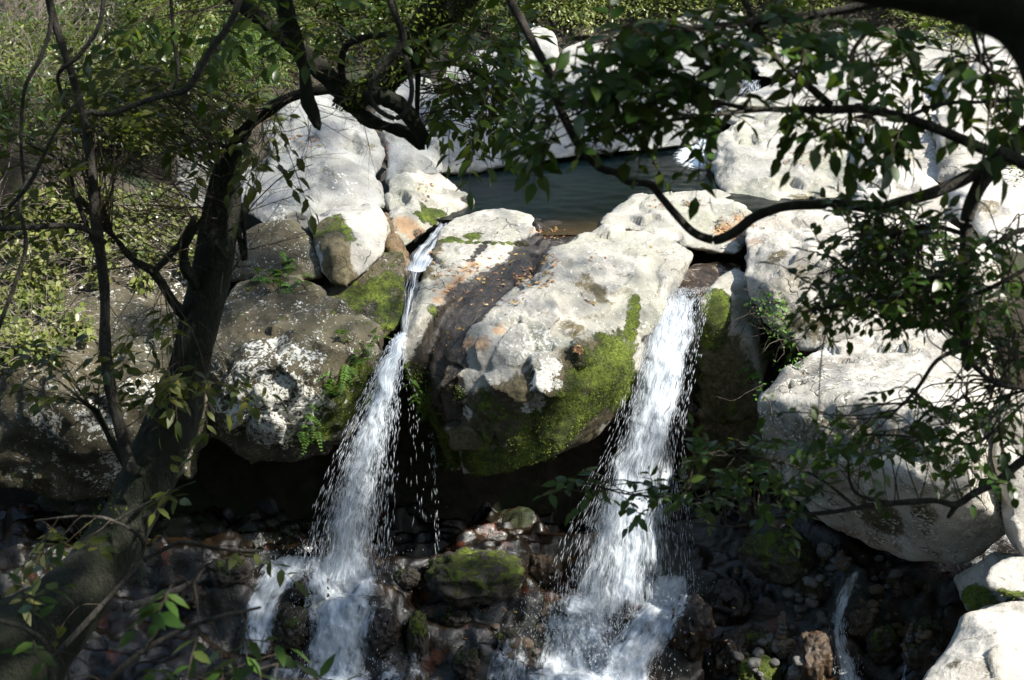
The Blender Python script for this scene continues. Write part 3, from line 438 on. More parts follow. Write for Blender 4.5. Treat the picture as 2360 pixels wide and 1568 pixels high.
LUMPS = [
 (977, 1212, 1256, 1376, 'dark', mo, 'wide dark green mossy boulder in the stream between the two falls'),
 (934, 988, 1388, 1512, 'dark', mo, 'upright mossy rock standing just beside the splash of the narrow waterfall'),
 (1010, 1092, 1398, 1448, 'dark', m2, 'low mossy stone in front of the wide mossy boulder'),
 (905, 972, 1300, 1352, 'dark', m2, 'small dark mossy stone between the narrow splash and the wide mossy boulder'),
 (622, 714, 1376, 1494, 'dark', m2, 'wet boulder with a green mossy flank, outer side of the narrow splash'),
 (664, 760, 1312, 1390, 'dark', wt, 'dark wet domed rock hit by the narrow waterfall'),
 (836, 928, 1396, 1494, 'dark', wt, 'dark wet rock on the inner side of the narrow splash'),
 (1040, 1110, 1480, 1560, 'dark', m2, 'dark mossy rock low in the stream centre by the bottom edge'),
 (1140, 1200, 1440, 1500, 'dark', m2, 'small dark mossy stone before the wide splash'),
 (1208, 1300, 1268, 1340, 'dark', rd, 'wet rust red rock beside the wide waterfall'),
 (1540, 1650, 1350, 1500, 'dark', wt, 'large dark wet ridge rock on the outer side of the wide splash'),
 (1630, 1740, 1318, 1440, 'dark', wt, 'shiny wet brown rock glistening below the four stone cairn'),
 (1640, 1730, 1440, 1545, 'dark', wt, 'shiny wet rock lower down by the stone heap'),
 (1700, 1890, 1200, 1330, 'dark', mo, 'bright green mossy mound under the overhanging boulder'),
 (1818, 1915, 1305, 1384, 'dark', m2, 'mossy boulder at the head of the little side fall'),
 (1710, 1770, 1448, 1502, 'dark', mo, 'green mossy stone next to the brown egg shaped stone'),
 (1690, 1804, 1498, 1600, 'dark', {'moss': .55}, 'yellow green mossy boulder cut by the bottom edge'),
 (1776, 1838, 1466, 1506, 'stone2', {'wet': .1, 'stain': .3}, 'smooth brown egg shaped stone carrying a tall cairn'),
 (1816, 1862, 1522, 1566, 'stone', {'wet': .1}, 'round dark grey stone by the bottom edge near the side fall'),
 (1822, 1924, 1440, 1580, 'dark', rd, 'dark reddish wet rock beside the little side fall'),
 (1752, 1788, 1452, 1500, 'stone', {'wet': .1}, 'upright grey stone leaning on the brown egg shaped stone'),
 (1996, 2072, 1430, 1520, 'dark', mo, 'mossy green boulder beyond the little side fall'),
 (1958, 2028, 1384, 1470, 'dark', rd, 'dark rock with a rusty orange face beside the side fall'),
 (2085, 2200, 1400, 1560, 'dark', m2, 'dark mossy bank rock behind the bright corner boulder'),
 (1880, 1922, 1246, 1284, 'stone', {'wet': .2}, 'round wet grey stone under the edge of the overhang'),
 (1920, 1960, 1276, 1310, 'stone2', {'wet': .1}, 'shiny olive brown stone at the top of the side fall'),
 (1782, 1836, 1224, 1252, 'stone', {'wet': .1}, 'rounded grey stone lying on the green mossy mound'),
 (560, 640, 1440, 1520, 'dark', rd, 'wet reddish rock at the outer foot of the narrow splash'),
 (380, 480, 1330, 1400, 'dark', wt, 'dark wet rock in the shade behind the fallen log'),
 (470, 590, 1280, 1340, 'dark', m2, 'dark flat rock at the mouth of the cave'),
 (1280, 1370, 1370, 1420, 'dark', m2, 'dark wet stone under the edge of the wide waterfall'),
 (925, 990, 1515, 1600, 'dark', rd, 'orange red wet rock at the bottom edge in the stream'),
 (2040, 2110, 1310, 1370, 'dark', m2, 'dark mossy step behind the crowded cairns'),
]
for a in LUMPS: lump('boulder', a[6], *a[:4], a[4], a[5])

def cast(d, e, only=None):
    dr = raydir(d, e).normalized(); best = None
    for T in (only or (SOLID+[BED]+[v for k, v in ROCKS.items() if not isinstance(v, list)])):
        h = T.ray_cast(CAM, dr)
        if h[0] is not None and (best is None or h[3] < best[1]): best = (h[0], h[3], h[1])
    return best
# cairns: every stacked stone is a thing
SV, SF = IC3; protos = []
for k in range(5):
    s = R.uniform(0, 99, 3); X = SV*(1+.22*fbm(SV*1.2+s, 2))[:, None]; X = X*np.array([1, R.uniform(.75, .95), R.uniform(.5, .68)]); X[:, 2] -= X[:, 2].min()
    at = {q: np.full(len(X), {'wet': [.1, .2, 0, .15, .1][k], 'stain': [0, 0, .5, 0, .25][k]}.get(q, 0.)) for q in ('moss', 'lich', 'film', 'wet', 'stain')}
    protos.append((mesh_np('stone', X, [SF], M['stone' if k in (0, 1, 3) else 'stone2'], True, at), X[:, 2].max()))
CAIRNS = [(690, 575, 4, 66, 'four stone cairn on wet red rock near the wide waterfall'), (1355, 520, 5, 56, 'five stone cairn at the overhang edge'), (1508, 440, 3, 62, 'cairn on the shiny olive brown stone'), (1225, 565, 3, 36, 'tiny cairn on the moss by the side fall head'), (1112, 262, 2, 40, 'pair of stones on the rounded grey stone'),
 (1870, 520, 3, 52, 'cairn deepest under the overhang'), (1820, 610, 3, 56, 'squat cairn behind the side fall'), (1940, 690, 3, 56, 'pale topped cairn among the crowded cairns'), (1990, 590, 3, 48, 'dark cairn among the crowded cairns'), (2160, 700, 3, 40, 'cairn with an orange stone by the mossy ledge'), (1730, 850, 3, 56, 'cairn on the rusty faced rock'),
 (1866, 940, 3, 56, 'cairn on the mossy boulder beyond the side fall'), (2040, 1110, 6, 74, 'tall six stone cairn against the dark bank'), (2112, 1110, 5, 70, 'five stone cairn against the dark bank'), (1168, 935, 4, 56, 'slim cairn in the middle of the wet rocks'), (1030, 1090, 7, 90, 'tall flat stoned cairn on the brown egg shaped stone'), (940, 1220, 5, 44, 'small cairn in front of the brown egg shaped stone'),
 (895, 1212, 2, 42, 'two stone pile in front of the brown egg shaped stone'), (2236, 1220, 3, 66, 'pale three stone cairn by the bright corner boulder'), (1570, 470, 2, 40, 'two stone pile behind the olive brown stone'), (1670, 450, 2, 34, 'two stone pile in the dark under the overhang'), (1765, 630, 2, 60, 'two loose stones behind the side fall'), (2085, 660, 2, 44, 'dark two stone pile near the mossy ledge')]
for k in range(70):
    q = [(1980, 1330, 130, 50), (1850, 1420, 60, 60), (2050, 1440, 90, 90), (1740, 1520, 120, 40), (1250, 1480, 180, 60)][k % 5]; a = R.uniform(0, 6.28); u_ = math.sqrt(R.random()); h = cast(q[0]+q[2]*u_*math.cos(a), q[1]+q[3]*u_*math.sin(a), SOLID+[BED])
    if h is None: continue
    me, hh = protos[k % 5]; s = R.uniform(.035, .12); o = link('stone', me, None, h[0]-Vector((0, 0, .15*s))); o.scale = (s, s, s); o.rotation_euler = (R.uniform(-.4, .4), R.uniform(-.4, .4), R.uniform(0, 6))
    w_ = 'in the stream between the two falls' if k % 5 == 4 else 'among the cairns below the overhanging boulder'; tag(o, 'loose wet stone lying '+w_, 'stone', 'loose stones '+w_)
for cx, cy, n, wpx, lab in CAIRNS:
    h = cast(1497.6+cx*.2929, 1152+cy*.2929, SOLID+[BED]); p = h[0].copy(); k = (p-CAM).length/FD; wd = wpx*.2929*k/2
    for i in range(n):
        me, hh = protos[random.randrange(5)]; s = wd*(1-.62*i/max(n-1, 1))*random.uniform(.85, 1.1); o = link('stone', me, None, p+Vector((random.uniform(-.12, .12)*s, 0, -.1*s if i else -.25*s)))
        o.scale = (s, s, s*random.uniform(.8, 1.2)); o.rotation_euler = (random.uniform(-.12, .12), random.uniform(-.12, .12), random.uniform(0, 6)); p.z += hh*o.scale[2]*(.86 if i else .62)
        tag(o, 'stone in the '+lab, 'stone', 'stones of the '+lab)
# ------------------------------------------------------------------ water
px, py, pf_ = rect_grid(-2.2, 6.2, 150, 23.0, 33, 150)
qx, qy = px[pf_].mean(1), py[pf_].mean(1); pf_ = pf_[((qy > 24.05) | ((qx > .4) & (qx < 2.3) & (qy > 23.05))) & ~((qy > 30.0) & (qx < 2.2)) & ~((qy > 30.3) & (qx < 3.2))]
pe = sstep(24.3-py+.5*perlin(np.stack([px, py, 0*px], -1)), 0, .9); fo = np.exp(-((px-3.75)**2/.12+(py-28.9)**2/.9))+.9*np.exp(-((px-3.95)**2/.05+(py-29.9)**2/.5))
pz = .012*perlin(np.stack([px*3, py*3, 0*px], -1))+np.clip(py-29.6, 0, 3)*.14
tag(link('pool_water', mesh_np('pool_water', np.stack([px, py, pz], -1), [pf_], M['pool'], True, {'edge': pe, 'foam': fo})), kind='structure')
def sheet(name, rows, mat, nu=46, nv=120, dz=0., jit=.05, seed=0., dens=(.55, .8), ew=.2, parent=None, bulge=.12, dens_rows=None, su=1., skew=0.):
    """rows: (e, d_left, d_right, y) down the flow."""
    r = spline(np.array(rows, float), nv); V = []; uv = []; dn = []; L = 0; prev = None
    for i in range(nv):
        e, a, b, y = r[i]; f = i/(nv-1); A, B = P(a, e, y), P(b, e, y); mid = (A+B)/2
        if prev is not None: L += (mid-prev).length
        prev = mid; wd = (B-A).length
        for j in range(nu):
            s = j/(nu-1); p = A.lerp(B, s)+Vector((0, -bulge*math.sin(math.pi*s)+dz, 0)); V.append(p[:]); uv.append(((s-.5)*(wd*.45+.55)*su+seed, L+seed))
            edge = min(s, 1-s)/ew; base = dens[0]+(dens[1]-dens[0])*f if dens_rows is None else np.interp(f, *dens_rows); dn.append(base-.75*max(0, 1-edge)**1.5+skew*(s-.6)*f)
    V = np.array(V); V += jit*np.stack([fbm(V*2.5+seed, 3), fbm(V*2.5+seed+31, 3), .5*fbm(V*2.5+seed+57, 2)], -1)
    i = np.arange(nv-1)[:, None]*nu+np.arange(nu-1)[None]; F = np.stack([i, i+1, i+nu+1, i+nu], -1).reshape(-1, 4)
    return link(name, mesh_np(name, V, [F], mat, True, {'dens': dn}, np.array(uv)), parent)
DV = np.array([[0, 0, .5], [.5, 0, 0], [-.25, .43, 0], [-.25, -.43, 0], [0, 0, -.5]]); DF = np.array([[0, 1, 2], [0, 2, 3], [0, 3, 1], [4, 2, 1], [4, 3, 2], [4, 1, 3]])
def drops(name, rows, n, parent, L=(.05, .24), W=(.005, .012), spread=.12, over=.08, pw=1.):
    """elongated water streaks following the flow"""
    r = spline(np.array(rows, float), 200); t = R.random(n)**pw; s = np.clip(R.normal(.5, .27, n), -over, 1+over); pos = np.zeros((n, 3)); d = np.zeros((n, 3))
    for k in range(n):
        i = t[k]*197; i0 = int(i); e, a, b, y = r[i0]; e2, a2, b2, y2 = r[i0+2]
        p = np.array(P(a+(b-a)*s[k], e, y)); q = np.array(P(a2+(b2-a2)*s[k], e2, y2)); pos[k] = p+(q-p)*R.random(); d[k] = q-p
    pos += R.normal(0, spread, (n, 3))*np.array([.35, 1, .6])*(.25+.75*t[:, None]); d = unit(d+R.normal(0, .002, (n, 3))); ln = R.uniform(*L, n)*(.35+.65*t); wd = R.uniform(*W, n)
    x = unit(np.cross(d, [0, 1., 0])); y_ = np.cross(d, x)
    V = pos[:, None]+x[:, None]*(DV[None, :, 0]*wd[:, None])[..., None]+y_[:, None]*(DV[None, :, 1]*wd[:, None])[..., None]+d[:, None]*(DV[None, :, 2]*ln[:, None])[..., None]
    F = (DF[None]+(np.arange(n)*5)[:, None, None]).reshape(-1, 3); return link(name, mesh_np(name, V.reshape(-1, 3), [F], M['drop']), parent)
def spray(name, spots, parent):
    """flung droplets: spots (d, e, radius D, n)"""
    pos = []; 
    for d, e, r, n in spots:
        c = cast(d, e)[0]; k = (c-CAM).length/FD*r; q = R.normal(0, 1, (n, 3))*np.array([.55, .4, .38])*k; q[:, 2] = np.abs(q[:, 2])*1.1; pos.append(q+np.array(c)+np.array([0, -.08, .02]))
    pos = np.vstack(pos); n = len(pos); s = R.uniform(.004, .012, n); st = R.uniform(1.5, 7, n); d = unit(R.normal(0, .35, (n, 3))+np.array([0, -.2, -1])); x = unit(np.cross(d, [0, 1., .1])); y_ = np.cross(d, x)
    V = pos[:, None]+x[:, None]*(DV[None, :, 0]*s[:, None])[..., None]+y_[:, None]*(DV[None, :, 1]*s[:, None])[..., None]+d[:, None]*(DV[None, :, 2]*(s*st)[:, None])[..., None]
    return link(name, mesh_np(name, V.reshape(-1, 3), [(DF[None]+(np.arange(n)*5)[:, None, None]).reshape(-1, 3)], M['drop']), parent)
def drape(name, rows, mat, parent, nu=60, nv=90, lift=.05, dens=(.7, .7), jit=.05, seed=0., ew=.3, su=1., dens_rows=None):
    """foaming sheet lying on whatever rock is there: rows (e, d_left, d_right)"""
    r = spline(np.array(rows, float), nv); V = np.zeros((nv, nu, 3)); uv = np.zeros((nv, nu, 2)); dn = np.zeros((nv, nu)); L = 0; tr = SOLID+[BED]
    for i in range(nv):
        e, a, b = r[i]
        for j in range(nu): V[i, j] = np.array(cast(a+(b-a)*j/(nu-1), e, tr)[0])
    for _ in range(5): V[1:-1, 1:-1] = (V[1:-1, 1:-1]*.4+.15*(V[:-2, 1:-1]+V[2:, 1:-1]+V[1:-1, :-2]+V[1:-1, 2:]))
    for i in range(nv):
        if i: L += np.linalg.norm(V[i, nu//2]-V[i-1, nu//2])
        wd = np.linalg.norm(V[i, -1]-V[i, 0])
        for j in range(nu):
            s = j/(nu-1); uv[i, j] = ((s-.5)*wd*su+seed, L+seed); f = i/(nv-1); base = dens[0]+(dens[1]-dens[0])*f if dens_rows is None else np.interp(f, *dens_rows)
            dn[i, j] = base-.8*max(0, 1-min(s, 1-s)/ew)**1.5-.6*max(0, 1-min(f, 1-f)/.10)**2*(1 if f < .5 else .3)
    V = V.reshape(-1, 3)+np.array([0, -lift, lift]); V += np.stack([0*V[:, 0], -np.abs(fbm(V*4+seed, 3))*jit, np.abs(fbm(V*4+seed+9, 3))*jit], -1)
    i = np.arange(nv-1)[:, None]*nu+np.arange(nu-1)[None]; F = np.stack([i, i+1, i+nu+1, i+nu], -1).reshape(-1, 4)
    return link(name, mesh_np(name, V, [F], mat, True, {'dens': dn.ravel()}, uv.reshape(-1, 2)), parent)
# narrow waterfall: chute then free fall
wf = empty('waterfall', P(790, 1300, 19.1)); tag(wf, 'narrow white waterfall leaving a twisting chute on the mossy side of the central boulder', 'waterfall')
sheet('water_sheet', [(512, 1010, 1036, 24.1), (545, 985, 1022, 23.3), (575, 955, 1008, 22.7), (600, 935, 1000, 22.3), (622, 933, 985, 22.0)], M['fall'], 30, 60, seed=3., dens=(.55, .95), parent=wf, jit=.04)
sheet('water_sheet', [(618, 932, 982, 22.0), (640, 930, 972, 21.6), (680, 927, 962, 21.1), (730, 925, 950, 20.7), (765, 920, 942, 20.4), (800, 895, 930, 20.2)], M['fall'], 30, 70, seed=5., dens=(.5, .55), parent=wf, jit=.03)
FL = [(770, 915, 936, 20.35), (800, 893, 932, 20.15), (850, 868, 926, 19.95), (900, 846, 920, 19.8), (980, 808, 912, 19.6), (1060, 774, 905, 19.45), (1150, 742, 896, 19.3), (1240, 718, 888, 19.2), (1330, 704, 876, 19.1)]
for k in range(3): sheet('water_sheet', [(e, a+10*k, b-10*k, y) for e, a, b, y in FL], M['fall'], 60, 150, dz=.1*k-.1, jit=.09, seed=11.+7*k, ew=.35, parent=wf, dens_rows=([0, .25, .6, 1], [[1., .72, .48, .48], [1., .75, .52, .55], [1., .75, .6, .65]][k]))
drops('streaks', FL, 5200, wf, over=.03)
drape('foam', [(1280, 690, 880), (1330, 690, 880), (1390, 700, 875), (1450, 708, 858), (1520, 712, 850), (1570, 690, 860), (1620, 680, 860)], M['foam'], wf, seed=2., dens=(.95, 1.05), lift=.07, jit=.035)
drape('foam', [(1285, 630, 770), (1320, 600, 730), (1370, 575, 670), (1430, 560, 640), (1510, 550, 630)], M['foam'], wf, 40, 50, seed=4., dens=(1., .85))
drape('foam', [(1500, 860, 1000), (1540, 850, 1010), (1590, 840, 1000), (1640, 840, 990)], M['foam'], wf, 40, 40, seed=6., dens=(.35, .45))
drape('foam', [(1540, 620, 720), (1575, 600, 720), (1640, 590, 720)], M['foam'], wf, 30, 30, seed=7., dens=(.5, .6))
spray('spray', [(790, 1330, 110, 1100), (770, 1440, 90, 500), (780, 1550, 100, 700), (660, 1330, 80, 350)], wf)
# wide waterfall
wf = empty('waterfall', P(1440, 1400, 18.7)); tag(wf, 'wide white waterfall pouring over the mossy lip beside the bright moss patch', 'waterfall')
FR = [(664, 1474, 1632, 21.6), (676, 1471, 1631, 21.35), (720, 1468, 1622, 20.95), (800, 1462, 1606, 20.5), (900, 1444, 1586, 20.15), (980, 1424, 1570, 19.9), (1100, 1372, 1570, 19.6), (1200, 1328, 1576, 19.3), (1300, 1296, 1584, 19.0), (1400, 1280, 1588, 18.75), (1450, 1290, 1580, 18.6)]
for k in range(3): sheet('water_sheet', [(e, a+8*k, b-12*k-(.1*max(0, e-900) if k else 0), y) for e, a, b, y in FR], M['fall'], 70, 170, dz=.1*k-.1, jit=.09, seed=41.+9*k, ew=.3, skew=.5, parent=wf, dens_rows=([0, .12, .25, .5, .8, 1], [[.15, .25, .5, .5, .42, .45], [.15, .35, .75, .72, .55, .55], [.1, .4, .95, .95, .75, .75]][k]))
drops('streaks', FR, 7000, wf, over=.03)
drape('foam', [(1370, 1300, 1420), (1410, 1262, 1420), (1460, 1240, 1430), (1530, 1215, 1440), (1620, 1200, 1450)], M['foam'], wf, seed=8., dens=(.85, .95), lift=.08, jit=.05)
drape('foam', [(1330, 1500, 1600), (1390, 1480, 1590), (1440, 1430, 1570), (1500, 1400, 1530), (1560, 1380, 1500), (1620, 1360, 1490)], M['foam'], wf, seed=14., dens=(.95, 1.), lift=.07, jit=.05)
drape('foam', [(1470, 1130, 1260), (1510, 1110, 1250), (1560, 1100, 1240), (1630, 1090, 1230)], M['foam'], wf, 40, 40, seed=17., dens=(.35, .5))
spray('spray', [(1330, 1450, 120, 1300), (1450, 1420, 110, 900), (1400, 1540, 130, 1200), (1560, 1360, 60, 400)], wf)
# little side fall, trickles
wf = empty('waterfall', P(1930, 1500, 17.8)); tag(wf, 'little white side fall threading between mossy stones and cairns', 'waterfall')
drape('foam', [(1318, 1945, 1985), (1350, 1930, 1975), (1400, 1915, 1955), (1440, 1908, 1946), (1490, 1912, 1950), (1540, 1925, 1972), (1600, 1930, 1990)], M['foam'], wf, 24, 90, seed=21., dens=(.75, 1.), lift=.07, ew=.5, su=2.2, jit=.06)
spray('spray', [(1940, 1540, 40, 200), (1935, 1450, 30, 120)], wf)
wf = empty('waterfall', P(1005, 1370, 19.2)); tag(wf, 'thin trickle of drips falling from the mossy keel of the central boulder', 'trickle')
drops('streaks', [(1000, 985, 1000, 20.1), (1100, 995, 1008, 19.9), (1250, 1000, 1012, 19.7), (1375, 1000, 1018, 19.5)], 110, wf, (.05, .25), (.004, .009), .03)
drops('streaks', [(850, 930, 950, 20.1), (1000, 935, 985, 19.9), (1200, 925, 1000, 19.7)], 70, wf, (.04, .2), (.004, .008), .08)
wf = empty('waterfall', P(2080, 1560, 17.4)); tag(wf, 'thin silvery trickle below the tall six stone cairn', 'trickle')
drape('foam', [(1495, 2080, 2094), (1530, 2074, 2088), (1600, 2066, 2084)], M['foam'], wf, 12, 40, seed=33., dens=(.6, .5), lift=.06, su=3.)
wf = empty('waterfall', P(1640, 300, 29.8)); tag(wf, 'small distant cascade feeding the far corner of the pool', 'waterfall')
sheet('water_sheet', [(185, 1700, 1760, 32.2), (215, 1680, 1750, 31.6), (250, 1650, 1690, 31), (290, 1622, 1660, 30.4), (330, 1605, 1645, 29.6), (350, 1590, 1640, 29.2)], M['foam'], 24, 70, seed=61., dens=(.45, .8), parent=wf, su=2.)
# ------------------------------------------------------------------ ferns, litter and creepers on the rocks
GROUND = BVHTree.FromPolygons([(a, b, c) for a, b, c in zip(gx, gy, ground_h(gx, gy))], [tuple(f) for f in gf])
ALLT = SOLID+[BED, GROUND]+[v for v in ROCKS.values() if not isinstance(v, list)]
def rnd_in(c, r): a = R.uniform(0, 2*math.pi); q = math.sqrt(R.random()); return c[0]+r[0]*q*math.cos(a), c[1]+r[1]*q*math.sin(a)
UPV = np.array([0, 0, 1.])
def nn(v): return np.asarray(v, float)
def fern(label, spots, mat='fern', frond=.3):
    t = None
    for d, e, n in spots:
        h = cast(d, e, ALLT)
        if h is None: continue
        p = nn(h[0]); nr = nn(h[2])
        if nr[1] > 0: nr = -nr
        if t is None: t = empty('fern', h[0]); tag(t, label, 'fern'); LV, TB = Leaves(), Tubes()
        for k in range(n):
            a = R.uniform(0, 6.28); o = p+R.normal(0, .07, 3); dr = unit(nr*.6+np.array([math.cos(a), -.3, math.sin(a)*.7+.25])); Ln = frond*R.uniform(.6, 1.2)
            pts = np.array([o+dr*Ln*s-UPV*.45*Ln*s*s for s in np.linspace(0, 1, 8)]); TB.add(pts, np.linspace(.003, .001, 8), 3)
            sd = unit(np.cross(dr, UPV+R.normal(0, .3, 3)))
            for i in range(1, 8):
                for sg in (-1, 1): LV.add(pts[i], sd*sg+dr*.5, unit(np.cross(sd, dr))+UPV*.4, Ln*.34*(1.12-i/8), Ln*.15)
    if t: TB.build('stems', M['twig'], t); LV.build('fronds', M[mat], t)
fern('green fern tuft hanging beside the wedge of rock left of the split boulder', [(610, 640, 8), (650, 625, 9), (690, 650, 8), (640, 665, 7), (670, 600, 6)])
fern('bright green ferns trailing down the rock left of the narrow waterfall', [(800, 790, 7), (820, 820, 8), (790, 850, 6), (840, 800, 6), (770, 885, 8), (750, 890, 6), (730, 935, 7), (715, 965, 8), (700, 1000, 7), (720, 985, 6), (860, 775, 5)], frond=.24)
fern('ferns edging the mossy keel of the central boulder', [(948, 870, 9), (960, 900, 9), (972, 925, 9), (982, 950, 9), (996, 980, 8), (1010, 1010, 8), (1026, 1045, 8), (1042, 1070, 7)], frond=.16)
fern('single fern frond on the brown wall right of the wide waterfall', [(1725, 855, 5)], frond=.3)
def creeper(label, spots, leaf, stem, L=.09, name='creeper', ns=1, out=.12, cat='creeper'):
    t = None; LV, TB = Leaves(), Tubes()
    for c, r, n in spots:
        for k in range(n):
            d, e = rnd_in(c, r); h = cast(d, e, ALLT)
            if h is None: continue
            if t is None: t = empty(name, h[0]); tag(t, label, cat)
            p = nn(h[0]); nr = nn(h[2]); nr = nr if nr[1] < 0 else -nr
            p = p+nr*R.uniform(.0, out); l = L*R.uniform(.5, 1.3); LV.add(p, R.normal(0, .7, 3)+np.array([0, -.3, -.3]), unit(nr*.5+UPV*.8+R.normal(0, .5, 3)), l, l*R.uniform(.45, .65))
            if k % 9 == 0 and ns:
                q = [p]; dr = R.normal(0, 1, 3)*np.array([1, .3, .35]); dr = unit(dr)
                for i in range(6): dr = unit(dr+R.normal(0, .28, 3)-UPV*.06); q.append(q[-1]+dr*R.uniform(.06, .16)); 
                TB.add(spline(q, 16), np.linspace(R.uniform(.005, .013), .003, 16), 4)
    TB.build('stems', M[stem], t); LV.build('leaves', M[leaf], t); return t
def clumps(c, r, n, k): return [((c[0]+r[0]*R.uniform(-.85, .85), c[1]+r[1]*R.uniform(-.85, .85)), (r[0]*R.uniform(.16, .36), r[1]*R.uniform(.25, .5)), int(n/k)) for _ in range(k)]
creeper('sunlit yellow green creeper with pale stems over the rock shelf by the mossy trunk', clumps((230, 520), (250, 85), 2700, 22)+clumps((390, 610), (90, 60), 500, 6), 'lime', 'dry', .135, out=.3)
creeper('lower sunlit creeper patch hanging over the lichened rock wall', clumps((110, 720), (150, 110), 2000, 18), 'lime', 'dry', .135, out=.3)
creeper('ivy with small pale leaves growing by the cracked sunlit boulder', [((1770, 720), (50, 45), 190), ((1790, 800), (50, 55), 330), ((1760, 900), (30, 30), 40), ((1830, 840), (30, 20), 60)], 'fern', 'twig', .07, 'ivy', out=.22, cat='ivy')
creeper('bright leafy sprig on the high sunlit rock face', [((2350, 400), (25, 30), 60)], 'lime', 'twig', .08, 'ivy', out=.2, cat='ivy')
LV = Leaves()
for c, r, n in [((1180, 620), (110, 40), 60), ((1120, 680), (90, 40), 60), ((1080, 640), (70, 40), 25), ((1230, 640), (45, 26), 120), ((1270, 600), (25, 14), 30), ((1275, 540), (34, 14), 60), ((1330, 805), (14, 7), 40), ((1360, 700), (10, 5), 12), ((1020, 640), (40, 40), 30), ((1690, 520), (44, 26), 90), ((1560, 470), (80, 12), 22), ((980, 440), (16, 30), 40), ((890, 350), (8, 60), 18), ((1040, 780), (60, 70), 18), ((1450, 600), (120, 40), 16),
                 ((1100, 1400), (120, 14), 16), ((1850, 370), (60, 20), 40), ((700, 330), (40, 20), 18), ((1000, 560), (30, 30), 10), ((720, 320), (14, 8), 22), ((1500, 1400), (700, 120), 30)]:
    for k in range(n):
        h = cast(*rnd_in(c, r), ALLT)
        if h is None or abs(h[2].z) < .25: continue
        nr = nn(h[2]); nr = nr if nr[2] > 0 else -nr; l = R.uniform(.045, .095); LV.add(nn(h[0])+nr*.012, R.normal(0, 1, 3)*np.array([1, 1, .2]), nr+R.normal(0, .25, 3), l, l*R.uniform(.35, .5))
tag(LV.build('fallen_leaves', M['litter'], None, .4), kind='stuff')

# ------------------------------------------------------------------ trees, branches, vines
def px(pts): return np.array([P(p[0], p[1], p[2]) for p in pts]), np.array([p[3]*(P(p[0], p[1], p[2])-CAM).length/FD for p in pts])
def limb(TB, pts, n=None, sides=8, rough=.25, wob=.0):
    p, r = px(pts); n = n or max(12, len(p)*6); q = spline(np.hstack([p, r[:, None]]), n); c = q[:, :3]
    if wob: c = c+wob*np.stack([perlin(c*3+7), perlin(c*3+19), perlin(c*3+37)], -1)
    TB.add(c, np.maximum(q[:, 3], .001), sides, rough); return c
def spray_leaves(LV, TB, o, d, ln, nl, L, W, sag=.35, r0=.004, up=UPV):
    d = unit(nn(d)); s = np.linspace(0, 1, 7); pts = o+d*(ln*s)[:, None]-UPV*(sag*ln*s*s)[:, None]+R.normal(0, .012*ln, (7, 3)); TB.add(pts, np.linspace(r0, r0*.35, 7), 4)
    tg = np.gradient(pts, axis=0); sd = unit(np.cross(d, up)+R.normal(0, .15, 3))
    for i in range(nl):
        f = .12+.88*i/max(nl-1, 1); k = min(int(f*6), 6); p = pts[k]+(pts[min(k+1, 6)]-pts[k])*(f*6-k); sg = -1 if i % 2 else 1
        if i == nl-1: dr = unit(tg[6])
        else: dr = unit(unit(tg[k])*.55+sd*sg*.85-UPV*R.uniform(-.2, .28)+R.normal(0, .16, 3))
        l = L*R.uniform(.7, 1.15); LV.add(p, dr, up+R.normal(0, .38, 3), l, W*R.uniform(.8, 1.15)*l/L)
def foliate(LV, TB, main, regions, ys, L, W, nl=(5, 9), ln=(.18, .4), sag=.22, drop=0., conn=True, r0=.004):
    main = np.vstack(main)
    for d, e, rd, re, n in regions:
        for k in range(n):
            dd, ee = rnd_in((d, e), (rd, re)); p = nn(P(dd, ee, R.uniform(*ys))); D = np.linalg.norm(main-p, axis=1); m = main[np.argsort(D)[min(R.integers(0, 10), len(D)-1)]]; v = p-m; dist = np.linalg.norm(v)
            if conn and dist > .1:
                mid = m+v*.5+R.normal(0, .07*dist, 3)+UPV*.06*dist; q = spline(np.array([m, mid, p]), 10); TB.add(q, np.linspace(min(.0022+.0035*dist, .006), r0*.6, 10), 4); dr = unit(q[-1]-q[-3])
            else: dr = unit(v)
            dr = unit(dr+R.normal(0, .45, 3)*np.array([1, 1, .6])-UPV*drop); spray_leaves(LV, TB, p, dr, R.uniform(*ln), R.integers(*nl), L, W, sag, r0)
def plant(name, label, cat, limbs, leaf, regions=(), ys=(5, 6), L=.09, W=.042, bark='twig', trunk='branch', sides=8, rough=.2, group=None, extra=None, moss_r=None, **kw):
    p0 = limbs[0][0]; t = empty(name, P(*p0[:3])); tag(t, label, cat, group); mains = []; objs = []
    for i, l in enumerate(limbs):
        TB = Tubes(); mains.append(limb(TB, l, None, sides, rough)); TB.build(trunk if i == 0 else 'branch', M[bark], t)
    if moss_r is not None: o_ = link('moss', trunk_moss(mains, 5000, moss_r), t)
    LV, TB = Leaves(), Tubes()
    for rg in regions: 
        k = dict(ys=ys, L=L, W=W, **kw)
        if isinstance(rg[-1], dict): k.update(rg[-1]); rg = rg[:-1]
        foliate(LV, TB, mains, [rg], **k)
    if extra: extra(LV, TB, mains)
    if TB.V: TB.build('twigs', M['twig'], t)
    if LV.a: LV.build('foliage', M[leaf], t)
    return t, mains
def twiggery(TB, o, d, ln, r, depth=2, spread=.5, kids=3, sag=0.):
    n = 9; pts = [nn(o)]; d = unit(nn(d))
    for i in range(n-1): d = unit(d+R.normal(0, .11, 3)-UPV*sag); pts.append(pts[-1]+d*ln/(n-1))
    pts = np.array(pts); TB.add(pts, np.linspace(r, r*.4, n), 4 if r > .004 else 3)
    if depth:
        for k in range(kids):
            i = R.integers(2, n); twiggery(TB, pts[i], d+R.normal(0, spread, 3), ln*R.uniform(.35, .75), r*.6, depth-1, spread, kids, sag)

